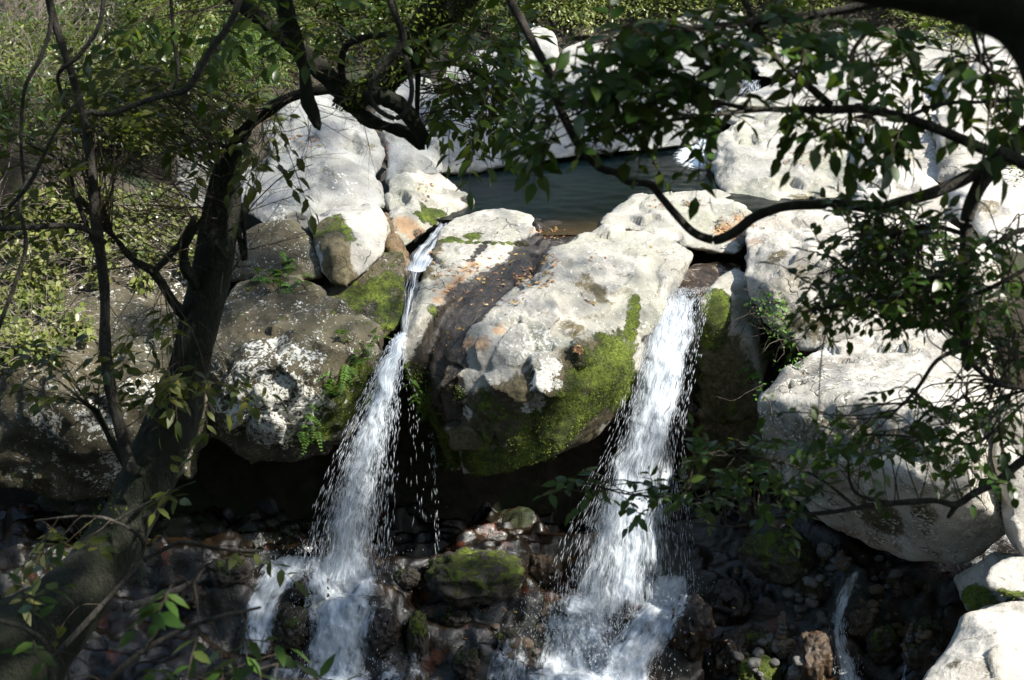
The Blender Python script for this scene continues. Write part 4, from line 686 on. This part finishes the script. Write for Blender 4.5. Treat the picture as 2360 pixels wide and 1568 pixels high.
def trunk_moss(mains, cnt, rad, mat='tuft'):
    m = np.vstack(mains[:1]); i = R.integers(0, len(m)-1, cnt); t_ = R.random(cnt)[:, None]; c = m[i]*(1-t_)+m[i+1]*t_; nr = unit(R.normal(0, 1, (cnt, 3))+np.array([.6, -.2, 0])); r = np.interp(i, *rad)
    p = c+nr*r[:, None]; l = R.uniform(.015, .045, cnt); return leaf_mesh('moss', M[mat], p, nr+R.normal(0, .6, (cnt, 3)), R.normal(0, 1, (cnt, 3)), l, l*.45, .4)
def left_extra(LV, TB, mains):
    top = nn(P(500, 480, 9.6))
    for k in range(46):                     # bare twigs bursting from the broken top
        o = nn(P(R.uniform(420, 560), R.uniform(420, 640), R.uniform(9.3, 9.9))); twiggery(TB, o, [R.normal(-.2, .7), R.normal(0, .3), R.uniform(.1, 1)], R.uniform(.4, .9), R.uniform(.003, .006), 2, .5, 3)
    for k in range(60):
        o = nn(P(R.uniform(180, 520), R.uniform(330, 640), R.uniform(9, 10))); twiggery(TB, o, [R.normal(-.6, .8), R.normal(0, .3), R.normal(.1, .45)], R.uniform(.4, 1.), R.uniform(.002, .005), 2, .45, 2, .03)
plant('leaning_tree', 'leaning dark mossy tree trunk rising from the bottom corner in front of the lichened boulder', 'tree',
  [[(-190, 1760, 8.0, 135), (50, 1500, 8.6, 104), (160, 1385, 8.8, 86), (240, 1265, 9, 73), (310, 1150, 9.2, 64), (360, 1050, 9.3, 62), (400, 960, 9.4, 54), (430, 860, 9.5, 43), (455, 750, 9.55, 42), (480, 650, 9.6, 40), (502, 540, 9.6, 36), (516, 450, 9.6, 32), (520, 395, 9.6, 25)],
   [(510, 450, 9.6, 22), (535, 360, 9.5, 18), (575, 290, 9.4, 15), (640, 240, 9.3, 13), (700, 215, 9.2, 11), (790, 205, 9.1, 8)],
   [(440, 745, 9.55, 12), (395, 690, 9.4, 11), (353, 628, 9.3, 10), (305, 596, 9.2, 8), (257, 540, 9.1, 6), (215, 500, 9.1, 4)],
   [(353, 628, 9.3, 8), (385, 595, 9.3, 8), (415, 560, 9.3, 7), (450, 500, 9.3, 6)],
   [(455, 660, 9.5, 13), (430, 620, 9.4, 12), (424, 575, 9.35, 10), (440, 540, 9.3, 8), (470, 500, 9.3, 6)],
   [(495, 640, 9.55, 10), (535, 560, 9.6, 8), (545, 520, 9.6, 6), (565, 600, 9.6, 5), (560, 470, 9.6, 4)],
   [(330, 1090, 9.1, 12), (290, 1070, 9.0, 10), (255, 1010, 9, 8), (225, 955, 9, 7), (190, 925, 9, 5)]],
  'olive', [(400, 260, 250, 90, 80, dict(ys=(8.8, 10.5))), (300, 200, 170, 60, 40, dict(ys=(9, 10.5))), (120, 360, 120, 80, 26), (640, 320, 70, 80, 7), (430, 870, 140, 40, 24, dict(ys=(8.6, 9.3))), (190, 880, 110, 60, 16, dict(ys=(8.6, 9.3))), (330, 740, 100, 40, 9), (70, 860, 70, 60, 8)],
  ys=(8.8, 9.8), L=.12, W=.056, nl=(5, 8), bark='bark', trunk='trunk', sides=36, rough=.3, extra=left_extra, drop=.25, moss_r=([0, 6, 12, 24, 36, 48, 77], [.335, .275, .234, .172, .14, .115, .06]))
plant('sapling', 'slender bare grey sapling stem standing left of the mossy trunk', 'tree',
  [[(305, 1090, 8.9, 15), (280, 1000, 8.9, 14), (256, 900, 8.9, 13), (243, 800, 8.9, 13), (240, 660, 8.9, 12), (222, 520, 8.9, 13), (213, 430, 8.9, 11), (203, 330, 8.9, 10), (190, 260, 8.9, 9), (163, 165, 8.9, 9), (135, 80, 8.9, 9), (100, -40, 8.9, 8)],
   [(240, 560, 8.9, 8), (200, 530, 8.8, 7), (140, 520, 8.7, 6), (60, 525, 8.6, 6), (-30, 530, 8.6, 5)], [(232, 600, 8.9, 5), (180, 470, 8.9, 5), (150, 380, 8.9, 4), (60, 330, 8.8, 3)]], 'olive', [(120, 470, 120, 60, 10)], ys=(8.6, 9.2), L=.11, W=.05, bark='bark2', trunk='stem')
def mid_extra(LV, TB, mains):
    for k in range(14): twiggery(TB, nn(P(R.uniform(560, 860), R.uniform(40, 260), R.uniform(8.6, 9.6))), [R.normal(0, .7), R.normal(0, .3), R.normal(-.3, .5)], R.uniform(.3, .9), R.uniform(.0025, .005), 2, .5, 2, .04)
plant('forked_tree', 'mossy forked tree leaning in from the top with two sawn limb stubs', 'tree',
  [[(1180, -200, 9.1, 56), (1075, -50, 9, 50), (1030, 10, 9, 42), (990, 60, 9, 40), (940, 120, 9, 36), (890, 175, 9, 31), (840, 213, 9, 30), (790, 228, 9, 26)],
   [(810, 225, 9, 26), (760, 185, 9, 22), (700, 125, 9, 20), (640, 75, 9, 18), (570, 20, 9, 16), (480, -50, 9, 15)],
   [(800, 238, 9, 17), (842, 274, 9, 15), (890, 292, 8.95, 13), (938, 308, 8.9, 14), (972, 338, 8.9, 11)],
   [(840, 218, 9, 19), (885, 224, 8.85, 20), (926, 246, 8.8, 18), (956, 284, 8.8, 16), (980, 324, 8.8, 13)],
   [(935, 125, 9, 8), (958, 158, 8.9, 7), (962, 200, 8.9, 6), (960, 288, 8.9, 5)], [(958, 160, 8.9, 6), (1000, 150, 8.8, 6), (1060, 152, 8.7, 5), (1130, 190, 8.6, 3)],
   [(790, 215, 9, 9), (790, 120, 8.9, 8), (830, 90, 8.9, 7), (890, 80, 8.9, 6)]],
  'midleaf', [(1070, 200, 100, 100, 50), (1090, 90, 120, 70, 40), (1140, 240, 60, 80, 18), (850, 30, 100, 40, 8), (660, 50, 160, 50, 18), (430, 70, 170, 50, 20)], ys=(8.3, 9.6), L=.125, W=.056, bark='bark', trunk='trunk', sides=30, rough=.28, extra=mid_extra, drop=.35, moss_r=([0, 12, 24, 36, 47], [.15, .12, .105, .085, .07]))
plant('hanging_branch', 'thick dark broken limb hanging straight down left of the forked tree', 'branch', [[(650, -60, 8.5, 22), (660, 20, 8.5, 20), (673, 73, 8.5, 18), (698, 154, 8.5, 15), (709, 220, 8.5, 16), (722, 260, 8.5, 17), (733, 290, 8.5, 13)]], 'olive', (), bark='bark', sides=10, rough=.35,
  extra=lambda LV, TB, m: [twiggery(TB, nn(P(R.uniform(705, 735), R.uniform(200, 292), 8.5)), [R.normal(0, .5), 0, R.uniform(-1, .1)], R.uniform(.2, .5), .003, 2, .5, 3) for _ in range(12)])
VN = lambda label, pts, **kw: plant('vine', label, 'vine', [pts], 'olive', sides=7, rough=.08, bark=kw.pop('bark', 'bark2'), trunk='stem', **kw)
VN('looping vine curled in front of the forked tree', [(893, -40, 8.4, 7), (900, 10, 8.4, 7), (929, 81, 8.4, 8), (918, 112, 8.4, 7), (888, 147, 8.35, 6), (859, 184, 8.3, 5.5), (852, 220, 8.3, 5.5), (870, 253, 8.3, 5.5), (907, 273, 8.3, 6), (936, 257, 8.3, 6), (949, 213, 8.35, 6), (943, 169, 8.4, 6), (932, 120, 8.5, 6), (920, 60, 8.5, 6), (896, -30, 8.5, 6)])
VN('bent grey vine ending in a hook among olive leaves', [(560, -40, 7.6, 8), (551, 0, 7.6, 8), (529, 55, 7.6, 8), (485, 118, 7.6, 8), (452, 176, 7.6, 8), (422, 211, 7.6, 7.5), (367, 224, 7.6, 7), (312, 242, 7.6, 6.5), (257, 264, 7.6, 6), (226, 262, 7.6, 7), (205, 258, 7.6, 7), (196, 272, 7.6, 6), (204, 292, 7.6, 5)])
VN('long curving vine sweeping down before the pool and up to the slanting trunk', [(1160, -50, 5.4, 10), (1175, 0, 5.4, 10), (1204, 55, 5.4, 10.5), (1237, 118, 5.4, 10.5), (1267, 172, 5.4, 11), (1281, 228, 5.4, 10), (1307, 286, 5.4, 10), (1336, 338, 5.4, 10), (1380, 386, 5.4, 9.5), (1421, 399, 5.4, 9), (1447, 419, 5.4, 9.5), (1498, 426, 5.4, 9), (1523, 455, 5.4, 9), (1556, 494, 5.4, 9.5), (1593, 533, 5.4, 9.5), (1626, 550, 5.4, 10), (1656, 552, 5.4, 11), (1696, 533, 5.4, 12), (1733, 503, 5.4, 12), (1777, 485, 5.4, 11), (1828, 474, 5.4, 11), (1938, 472, 5.4, 12), (2019, 480, 5.4, 13), (2085, 463, 5.4, 13), (2159, 441, 5.4, 14), (2232, 406, 5.4, 15), (2300, 362, 5.4, 16)])
for lab, pts in [('thin vine hanging beside the sapling stem', [(118, -30, 8.2, 5), (116, 60, 8.2, 5), (95, 130, 8.2, 5), (62, 190, 8.2, 4.5), (52, 240, 8.2, 4), (48, 330, 8.2, 4), (55, 420, 8.2, 3)]), ('thin crooked vine behind the hooked vine', [(240, -20, 8.4, 5), (228, 60, 8.4, 5), (180, 130, 8.4, 5), (135, 170, 8.4, 4.5), (142, 215, 8.4, 4), (160, 250, 8.4, 3)]),
                 ('long thin vine drooping at the edge of the picture past the creeper', [(20, 480, 7.5, 5), (70, 420, 7.5, 5), (130, 300, 7.5, 4), (190, 220, 7.5, 4)]), ('thin straight vine hanging through the olive leaves', [(392, -20, 8.2, 4), (400, 80, 8.2, 4), (410, 160, 8.2, 4), (400, 205, 8.2, 3)]),
                 ('thin dark vine climbing past the creeper by the edge', [(-20, 800, 7.8, 5), (40, 640, 7.8, 5), (60, 560, 7.8, 5), (45, 470, 7.8, 4), (70, 400, 7.8, 4)])]: VN(lab, pts)
plant('slanting_tree', 'dark slanting trunk at the picture edge with a leafy shrub crown against sunlit rock', 'tree',
  [[(3300, -350, 4.6, 46), (2900, -80, 4.9, 38), (2680, 80, 5.1, 33), (2520, 190, 5.2, 30), (2440, 260, 5.3, 27), (2370, 310, 5.4, 25), (2320, 355, 5.4, 22), (2285, 390, 5.4, 18), (2250, 441, 5.4, 16), (2229, 500, 5.4, 15), (2224, 570, 5.4, 14), (2219, 650, 5.4, 14), (2218, 720, 5.4, 13), (2225, 790, 5.4, 13), (2229, 850, 5.4, 9)],
   [(2222, 600, 5.4, 7), (2150, 640, 5.3, 6), (2060, 690, 5.3, 6), (1960, 700, 5.3, 5), (1850, 720, 5.2, 4)], [(2222, 540, 5.4, 6), (2140, 520, 5.5, 5), (2060, 540, 5.6, 4), (1990, 560, 5.6, 3)], [(2219, 690, 5.4, 6), (2290, 660, 5.3, 5), (2400, 600, 5.3, 5)], [(2225, 800, 5.4, 6), (2160, 830, 5.3, 5), (2110, 900, 5.3, 4), (2050, 960, 5.3, 3)], [(2228, 830, 5.4, 6), (2290, 880, 5.4, 5), (2380, 900, 5.4, 4)],
   [(2300, 560, 5.4, 6), (2340, 535, 5.4, 6), (2420, 520, 5.4, 6)]],
  'camellia', [(2060, 560, 150, 70, 75), (2010, 640, 170, 60, 70), (2130, 680, 130, 70, 50), (2270, 620, 90, 110, 44), (1930, 700, 90, 30, 14), (2290, 780, 80, 80, 26), (2200, 920, 140, 70, 24), (2060, 980, 130, 50, 12), (2300, 1000, 70, 90, 14), (1900, 960, 60, 40, 5), (2000, 500, 60, 40, 12)], ys=(5.1, 6.3), L=.066, W=.034, bark='bark2', trunk='trunk', sides=10, rough=.15, ln=(.1, .26))
plant('camellia_branch', 'long camellia branch with drooping dark leaf clusters before the flat pale slab', 'branch',
  [[(3100, 620, 4.7, 18), (2750, 520, 4.8, 16), (2460, 420, 4.9, 14), (2359, 375, 4.9, 13), (2269, 345, 4.9, 12), (2177, 305, 4.9, 11), (2085, 272, 4.9, 10), (1993, 253, 4.9, 10), (1920, 253, 4.9, 10), (1791, 253, 4.9, 7), (1718, 249, 4.9, 6), (1645, 236, 4.9, 5), (1571, 231, 4.9, 4)],
   [(1915, 244, 4.9, 9), (1858, 195, 4.9, 8), (1802, 151, 4.9, 7), (1760, 90, 4.9, 7), (1718, 10, 4.9, 7), (1690, -60, 4.9, 7)], [(1791, 253, 4.9, 4), (1680, 262, 4.85, 4), (1570, 275, 4.8, 4), (1450, 300, 4.8, 3), (1300, 340, 4.8, 2)], [(2085, 272, 4.9, 5), (2170, 240, 4.9, 5), (2280, 235, 4.9, 4), (2380, 225, 4.9, 4)], [(1640, 236, 4.9, 4), (1500, 215, 4.9, 4), (1380, 240, 4.9, 3), (1250, 300, 4.9, 2)]],
  'camellia', [(1860, 245, 40, 20, 8, dict(drop=.5)), (1930, 270, 50, 16, 8, dict(drop=1.1, sag=.1)), (2050, 285, 70, 26, 10, dict(drop=.8)), (2090, 320, 50, 26, 5, dict(drop=.6)), (1500, 195, 220, 60, 46), (1330, 240, 120, 50, 22), (1580, 245, 130, 36, 17), (1230, 315, 60, 22, 7), (1380, 310, 120, 22, 7), (1640, 320, 30, 20, 2)], ys=(4.6, 5.4), L=.083, W=.045, bark='bark2', sides=8, rough=.1, ln=(.1, .22), nl=(4, 8))
plant('camellia_branch', 'dense dark camellia bough filling the top edge above the pool', 'branch',
  [[(2900, -260, 4.5, 20), (2300, -60, 4.6, 14), (2050, 0, 4.7, 11), (1850, 40, 4.8, 9), (1650, 60, 4.9, 7), (1450, 80, 5, 5), (1330, 110, 5, 3)], [(2050, 0, 4.7, 7), (2000, 70, 4.7, 6), (1960, 140, 4.7, 4), (2030, 200, 4.7, 3)], [(2250, -30, 4.6, 8), (2240, 60, 4.6, 6), (2270, 150, 4.6, 4), (2330, 190, 4.6, 3)], [(1750, 50, 4.85, 5), (1700, 120, 4.9, 4), (1620, 160, 4.9, 3)]],
  'camellia', [(1540, 90, 160, 60, 32), (1720, 80, 150, 60, 32), (1900, 80, 120, 50, 18), (2080, 110, 110, 60, 13), (2250, 150, 110, 80, 14), (1420, 170, 90, 50, 12), (2000, 190, 120, 30, 8), (2320, 260, 50, 60, 12)], ys=(4.4, 5.5), L=.084, W=.045, bark='bark2', sides=8, rough=.1, ln=(.1, .24), nl=(5, 9))
plant('leafy_branch', 'bare forked branch with round leaves reaching across the wide waterfall', 'branch',
  [[(3200, 700, 5.8, 16), (2800, 850, 5.9, 13), (2480, 980, 6, 11), (2359, 1059, 6, 10), (2301, 1107, 6, 9), (2246, 1136, 6, 9), (2202, 1163, 6, 8), (2155, 1154, 6, 7), (2082, 1158, 6, 7), (2009, 1165, 6, 6), (1917, 1180, 6, 5), (1790, 1193, 6, 4), (1680, 1214, 6, 3), (1560, 1200, 6, 2)], [(2206, 1160, 6, 7), (2194, 1178, 6, 6), (2184, 1192, 6, 4)],
   [(2060, 1160, 6, 4), (1983, 1143, 6, 4), (1958, 1110, 6, 3), (1954, 1052, 6, 2.5)], [(1970, 1168, 6, 4), (1899, 1110, 6, 3), (1826, 1074, 6, 3), (1753, 1055, 6, 3), (1650, 1050, 6, 2)], [(2359, 930, 6, 4), (2250, 1020, 6, 4), (2150, 1010, 6, 3), (1990, 1000, 6, 2)], [(1750, 1200, 6, 3), (1600, 1150, 6, 3), (1450, 1140, 6, 2), (1340, 1110, 6, 1.5)]],
  'camellia', [(1690, 1080, 110, 50, 18), (1600, 1150, 150, 36, 15), (1720, 1175, 120, 30, 12), (1400, 1130, 70, 36, 9), (1780, 1030, 70, 40, 8), (1950, 1040, 60, 50, 12), (2100, 1020, 90, 60, 18), (2250, 1060, 80, 60, 12), (1830, 1130, 90, 40, 10)], ys=(5.8, 6.5), L=.08, W=.044, bark='bark2', sides=8, rough=.1, ln=(.1, .26), nl=(4, 8))
plant('leafy_branch', 'low twig with hanging olive leaves in front of the base of the leaning trunk', 'branch',
  [[(300, 1330, 6.8, 6), (330, 1250, 6.8, 5), (260, 1200, 6.8, 4), (180, 1190, 6.8, 3), (80, 1200, 6.8, 2)], [(250, 1210, 6.8, 4), (320, 1170, 6.8, 3), (400, 1130, 6.8, 2), (450, 1110, 6.8, 2)], [(330, 1290, 6.8, 5), (230, 1400, 6.6, 6), (120, 1520, 6.4, 7)], [(330, 1290, 6.8, 5), (420, 1250, 6.8, 5), (500, 1265, 6.8, 4), (600, 1270, 6.8, 3)]],
  'olive', [(110, 1215, 50, 14, 3, dict(drop=.5)), (390, 1130, 50, 14, 3, dict(drop=.3)), (190, 1240, 40, 20, 2), (40, 1340, 20, 20, 1), (140, 1430, 30, 14, 1), (560, 1265, 40, 12, 2)], ys=(6.5, 7), L=.115, W=.048, bark='bark2', nl=(5, 8), ln=(.18, .3))
plant('leafy_branch', 'blurred dark leafy twigs along the bottom edge in front of the stream', 'branch',
  [[(150, 1660, 4.6, 8), (330, 1500, 4.6, 6), (480, 1430, 4.6, 5), (600, 1400, 4.6, 3)], [(330, 1500, 4.6, 5), (430, 1360, 4.6, 4), (470, 1310, 4.6, 3)], [(300, 1640, 4.6, 5), (500, 1570, 4.6, 4), (640, 1530, 4.6, 3)], [(-40, 1420, 4.4, 6), (60, 1450, 4.4, 5), (110, 1500, 4.4, 5), (110, 1640, 4.4, 5)]],
  'camellia', [(430, 1340, 60, 40, 2), (460, 1480, 120, 30, 5), (600, 1510, 50, 20, 3), (60, 1480, 70, 50, 4), (330, 1570, 120, 20, 3), (60, 1400, 50, 30, 2), (690, 1562, 10, 5, 1)], ys=(4.2, 4.8), L=.1, W=.042, bark='bark2', nl=(4, 7), ln=(.15, .28))
plant('shadowed_tree', 'black out of focus trunk crossing the top corner', 'tree', [[(1800, -80, 2.6, 40), (1980, -44, 2.6, 50), (2120, -30, 2.6, 62), (2260, -18, 2.6, 76), (2380, 30, 2.6, 86), (2470, 180, 2.6, 96), (2540, 500, 2.6, 100), (2580, 1100, 2.6, 108), (2600, 1900, 2.6, 118), (2600, 2700, 2.6, 130)]], 'olive', (), bark='bark', trunk='trunk', sides=16, rough=.15)
# fallen log in the stream
TB = Tubes(); p, r = px([(285, 1402, 17.6, 9), (340, 1385, 17.8, 9), (400, 1362, 18.1, 8), (470, 1330, 18.4, 6)]); TB.add(spline(p, 20), np.linspace(r[0], r[-1], 20), 8, .2); tag(TB.build('log', M['bark2']), 'pale fallen log lying in the stream behind the leaning trunk', 'log')

# ------------------------------------------------------------------ shrubs on the slope behind
def shrub_meshes(leaf, n, rx, rz, L, bare=0):
    c = R.normal(0, 1, (n//14, 3))*np.array([.5, .5, .42]); c = c[np.linalg.norm(c, axis=1) < 1.3]; c[:, 2] = np.abs(c[:, 2])
    i = R.integers(0, len(c), n); pos = (c[i]+R.normal(0, .10, (n, 3)))*np.array([rx, rx, rz]); out = unit(pos+np.array([0, 0, .2])); l = L*R.uniform(.6, 1.2, n)
    me = leaf_mesh('foliage', M[leaf], pos, out+R.normal(0, .6, (n, 3))-np.array([0, 0, .25]), UPV+.5*out+R.normal(0, .35, (n, 3)), l, l*R.uniform(.36, .5, n), .3)
    TB = Tubes()
    for q in c[::3]: TB.add(spline(np.array([[0, 0, -.2], q*np.array([rx*.4, rx*.4, rz*.6])+R.normal(0, .06, 3), q*np.array([rx, rx, rz])]), 8), np.linspace(.02, .006, 8), 4)
    for k in range(bare): twiggery(TB, R.normal(0, .3, 3)*np.array([rx, rx, .3]), R.normal(0, .6, 3)+UPV*.4, R.uniform(.6, 1.5), .008, 2, .5, 3, .03)
    return me, mesh_np('stems', np.vstack(TB.V), [np.vstack(TB.F), np.vstack(TB.T)], M['dry' if bare else 'twig'])
KINDS = [(('mid green bushy shrub', 'shrub'), shrub_meshes('midleaf', 1900, 1.3, 1.1, .13)), (('olive green loose shrub', 'shrub'), shrub_meshes('olive', 1700, 1.3, 1.2, .13)), (('yellow green shrub', 'shrub'), shrub_meshes('lime', 1500, 1.2, 1.0, .12)), (('leafless shrub of pale dry twigs', 'shrub'), shrub_meshes('olive', 160, 1.2, .8, .1, 40))]
def shrub(kind, d, e, where, sc=1., y=None):
    (lab, cat), (fm, sm_) = KINDS[kind]; h = GROUND.ray_cast(CAM, raydir(d, e).normalized())
    if y is not None: loc = P(d, e, y)
    elif h[0] is None: return
    else: loc = h[0]-Vector((0, 0, .1))
    t = empty('shrub', loc); t.rotation_euler = (0, 0, R.uniform(0, 6.28)); s = sc*R.uniform(.85, 1.2); t.scale = (s, s, s*R.uniform(.85, 1.15)); tag(t, lab+' '+where, cat, lab+'s '+where)
    for nm, me in (('foliage', fm), ('stems', sm_)): o = bpy.data.objects.new(nm, me); COL.objects.link(o); o.parent = t
GRID = []
for k in range(230):
    d, e = R.uniform(-120, 1750), R.uniform(-260, 330)
    if e > 330-max(0, d-150)*.3 or (d > 1150 and e > 40) or any((d-a)**2+((e-b)*1.6)**2 < 54**2 for a, b in GRID): continue
    GRID.append((d, e))
for d, e in GRID:
    k = 3 if (d < 220 and R.random() < .5) else (2 if R.random() < (.6 if d > 1150 else .22) else R.choice([0, 1], p=[.6, .4] if d > 500 else [.25, .75]))
    where = 'on the slope behind the sapling and vines' if d < 350 else 'on the slope behind the tall grey block' if d < 800 else 'on the slope behind the forked tree' if d < 1150 else 'on the slope above the pool'
    shrub(k, d, e, where)
for d, e, k, y in [(30, 130, 3, 27), (100, 60, 3, 28), (150, 230, 3, 26), (40, 260, 1, 25.5), (230, 310, 1, 25.5), (320, 250, 1, 26.5), (420, 230, 1, 27), (520, 190, 0, 28), (80, 400, 3, 24.8), (-20, 340, 1, 25.2), (330, 330, 1, 26), (600, 140, 0, 29.5)]:
    shrub(k, d, e, 'perched low on the bank behind the dry twigs' if e > 120 else 'high on the bank near the top edge', .9, y)

for d, e in [(1160, 50), (1230, 20), (1300, 40), (1390, 30), (1470, 15), (1560, 30), (1640, 15), (1080, 40), (1000, 20), (1200, -20), (1340, -30), (1500, -40), (1660, -30), (1780, 10), (1900, 0), (2050, -10), (2120, 40), (2200, 70), (2260, 20), (2150, -20)]: shrub(2 if e > -5 else 0, d, e, 'along the top edge beyond the pool boulders', 1.15)
for k in range(40):
    shrub(0, R.uniform(1000, 2000), R.uniform(-330, -60), 'out of view above the gorge, added to darken the pool reflection', 1.7)  # unseen shrubs added so the pool mirrors a dark slope
# ------------------------------------------------------------------ unseen canopy overhead: leaves laid along sun lines to shade the gorge
LIT = [((215, 520), (270, 95)), ((110, 720), (170, 130)), ((400, 610), (100, 80)), ((60, 110), (110, 110)), ((1190, 1060), (110, 26)), ((1400, 10), (360, 60)), ((640, 940), (80, 70)), ((150, 240), (90, 50)), ((420, 230), (120, 50))]
SOFT = [((1480, 640), (330, 200), .85), ((1180, 620), (260, 170), .82), ((1820, 350), (190, 120), .66), ((1550, 480), (190, 60), .74), ((2010, 950), (280, 210), .97), ((1960, 620), (260, 140), .97), ((2270, 1450), (120, 120), .97), ((1500, 850), (130, 260), .85), ((830, 950), (120, 220), .82), ((720, 380), (180, 180), .42), ((840, 560), (90, 110), .8), ((1250, 950), (220, 150), .85), ((960, 420), (90, 90), .55), ((620, 900), (170, 170), .86), ((250, 950), (250, 140), .9), ((350, 230), (300, 140), .5)]
GD, GE = np.arange(-260, 1860, 24), np.arange(-160, 1640, 24); YG = np.zeros((len(GE), len(GD)))
for i_, e in enumerate(GE):
    for j_, d in enumerate(GD):
        h = cast(d, e, ALLT); YG[i_, j_] = h[0].y if h else 40
S3 = nn(TO_SUN); e1 = unit(np.cross(S3, [0, 0, 1.])); e2 = np.cross(S3, e1)
def surf(d, e): return nn(P(d, e, YG[min(max(int((e+160)/24), 0), len(GE)-1), min(max(int((d+260)/24), 0), len(GD)-1)]))
HOLES = []
for item in LIT+SOFT:
    c, r = item[:2]; f = item[2] if len(item) > 2 else .97; m_ = int(r[0]*r[1]/14)+30; kd = KDTree(m_)
    for k in range(m_):
        q = surf(*rnd_in(c, r))+np.array([0, -R.uniform(.05, .35), R.uniform(.0, .25)]); kd.insert((q@e1, q@e2, 0), k)
    kd.balance(); HOLES.append((kd, f))
NC = 30000; N0 = 30000; pos = []
for k in range(N0+3500):
    d = R.uniform(-250, 1990); e = R.uniform(-150, 1600); ex = k >= N0
    if ex: d, e = rnd_in((1220, 290), (280, 110))
    if d > 1690 and e > 440: continue
    p = surf(d, e); uv_ = (p@e1, p@e2, 0); f = max([f for kd, f in HOLES if kd.find(uv_)[2] < .16] or [0])
    if R.random() < f and not ex: continue
    t = R.uniform(23, 29); c = p+S3*t
    while c[2] < 5.5+.12*max(c[1], 0) and t < 34: t += 1; c = p+S3*t
    pos.append(c)  # leaf set up-sun of its target to shade it
pos = np.array(pos); pos += R.normal(0, .08, pos.shape)
def crown(name, q, L, par_label, trunk_pts, cat='tree'):
    t = empty(name, Vector(trunk_pts[0])); tag(t, par_label, cat); n = len(q); l = L*R.uniform(.7, 1.2, n)
    TB = Tubes(); TB.add(spline(np.array(trunk_pts), 30), np.linspace(.28, .1, 30), 12, .2); TB.build('trunk', M['bark2'], t)
    TB = Tubes(); top = np.array(trunk_pts[-1])
    for g_ in q[R.integers(0, n, 14)]: TB.add(spline(np.array([top, (top+g_)/2+R.normal(0, .4, 3)+UPV*.5, g_]), 10), np.linspace(.05, .01, 10), 5)
    TB.build('branches', M['bark2'], t); me = leaf_mesh('crown', M['midleaf'], q, R.normal(0, 1, (n, 3))*np.array([1, 1, .4]), UPV+R.normal(0, .35, (n, 3)), l, l*.5, .2); link('crown', me, t)
U = lambda n, x, y, z: np.stack([R.uniform(*x, n), R.uniform(*y, n), R.uniform(*z, n)], -1)
NEAR = np.vstack([U(34000, (-12, 12), (-9, 13), (8.6, 12)), U(12000, (-13, 13), (-13, -9), (3, 12)), U(9000, (-12, -.5), (13, 17), (9, 12)), U(9000, (-17, -12), (-9, 14), (0, 12)), U(7000, (12, 15), (-9, 7), (3, 12))])  # out-of-view leaf masses added to keep sun and sky off the foreground
crown('unseen_shade_tree', pos[pos[:, 0] < pos[:, 0].mean()], .25, 'unseen broadleaf tree on the far bank, crown shaped to shade the creeper side of the gorge', [(-13, 38, 4), (-11, 36, 9), (-5, 31, 13.5), (0, 28, 15)])
crown('unseen_shade_tree', pos[pos[:, 0] >= pos[:, 0].mean()], .22, 'unseen broadleaf tree, crown shaped to shade the pool and falls', [(14, 45, 9), (13, 42, 12), (10, 34, 15), (8, 28, 16)])
crown('unseen_shade_tree', NEAR, .34, 'unseen broadleaf tree on the near bank, leaves packed to darken the foreground', [(-4, -6, 6), (-4, -5.5, 8), (-2, -3, 9.5), (0, 0, 10)])
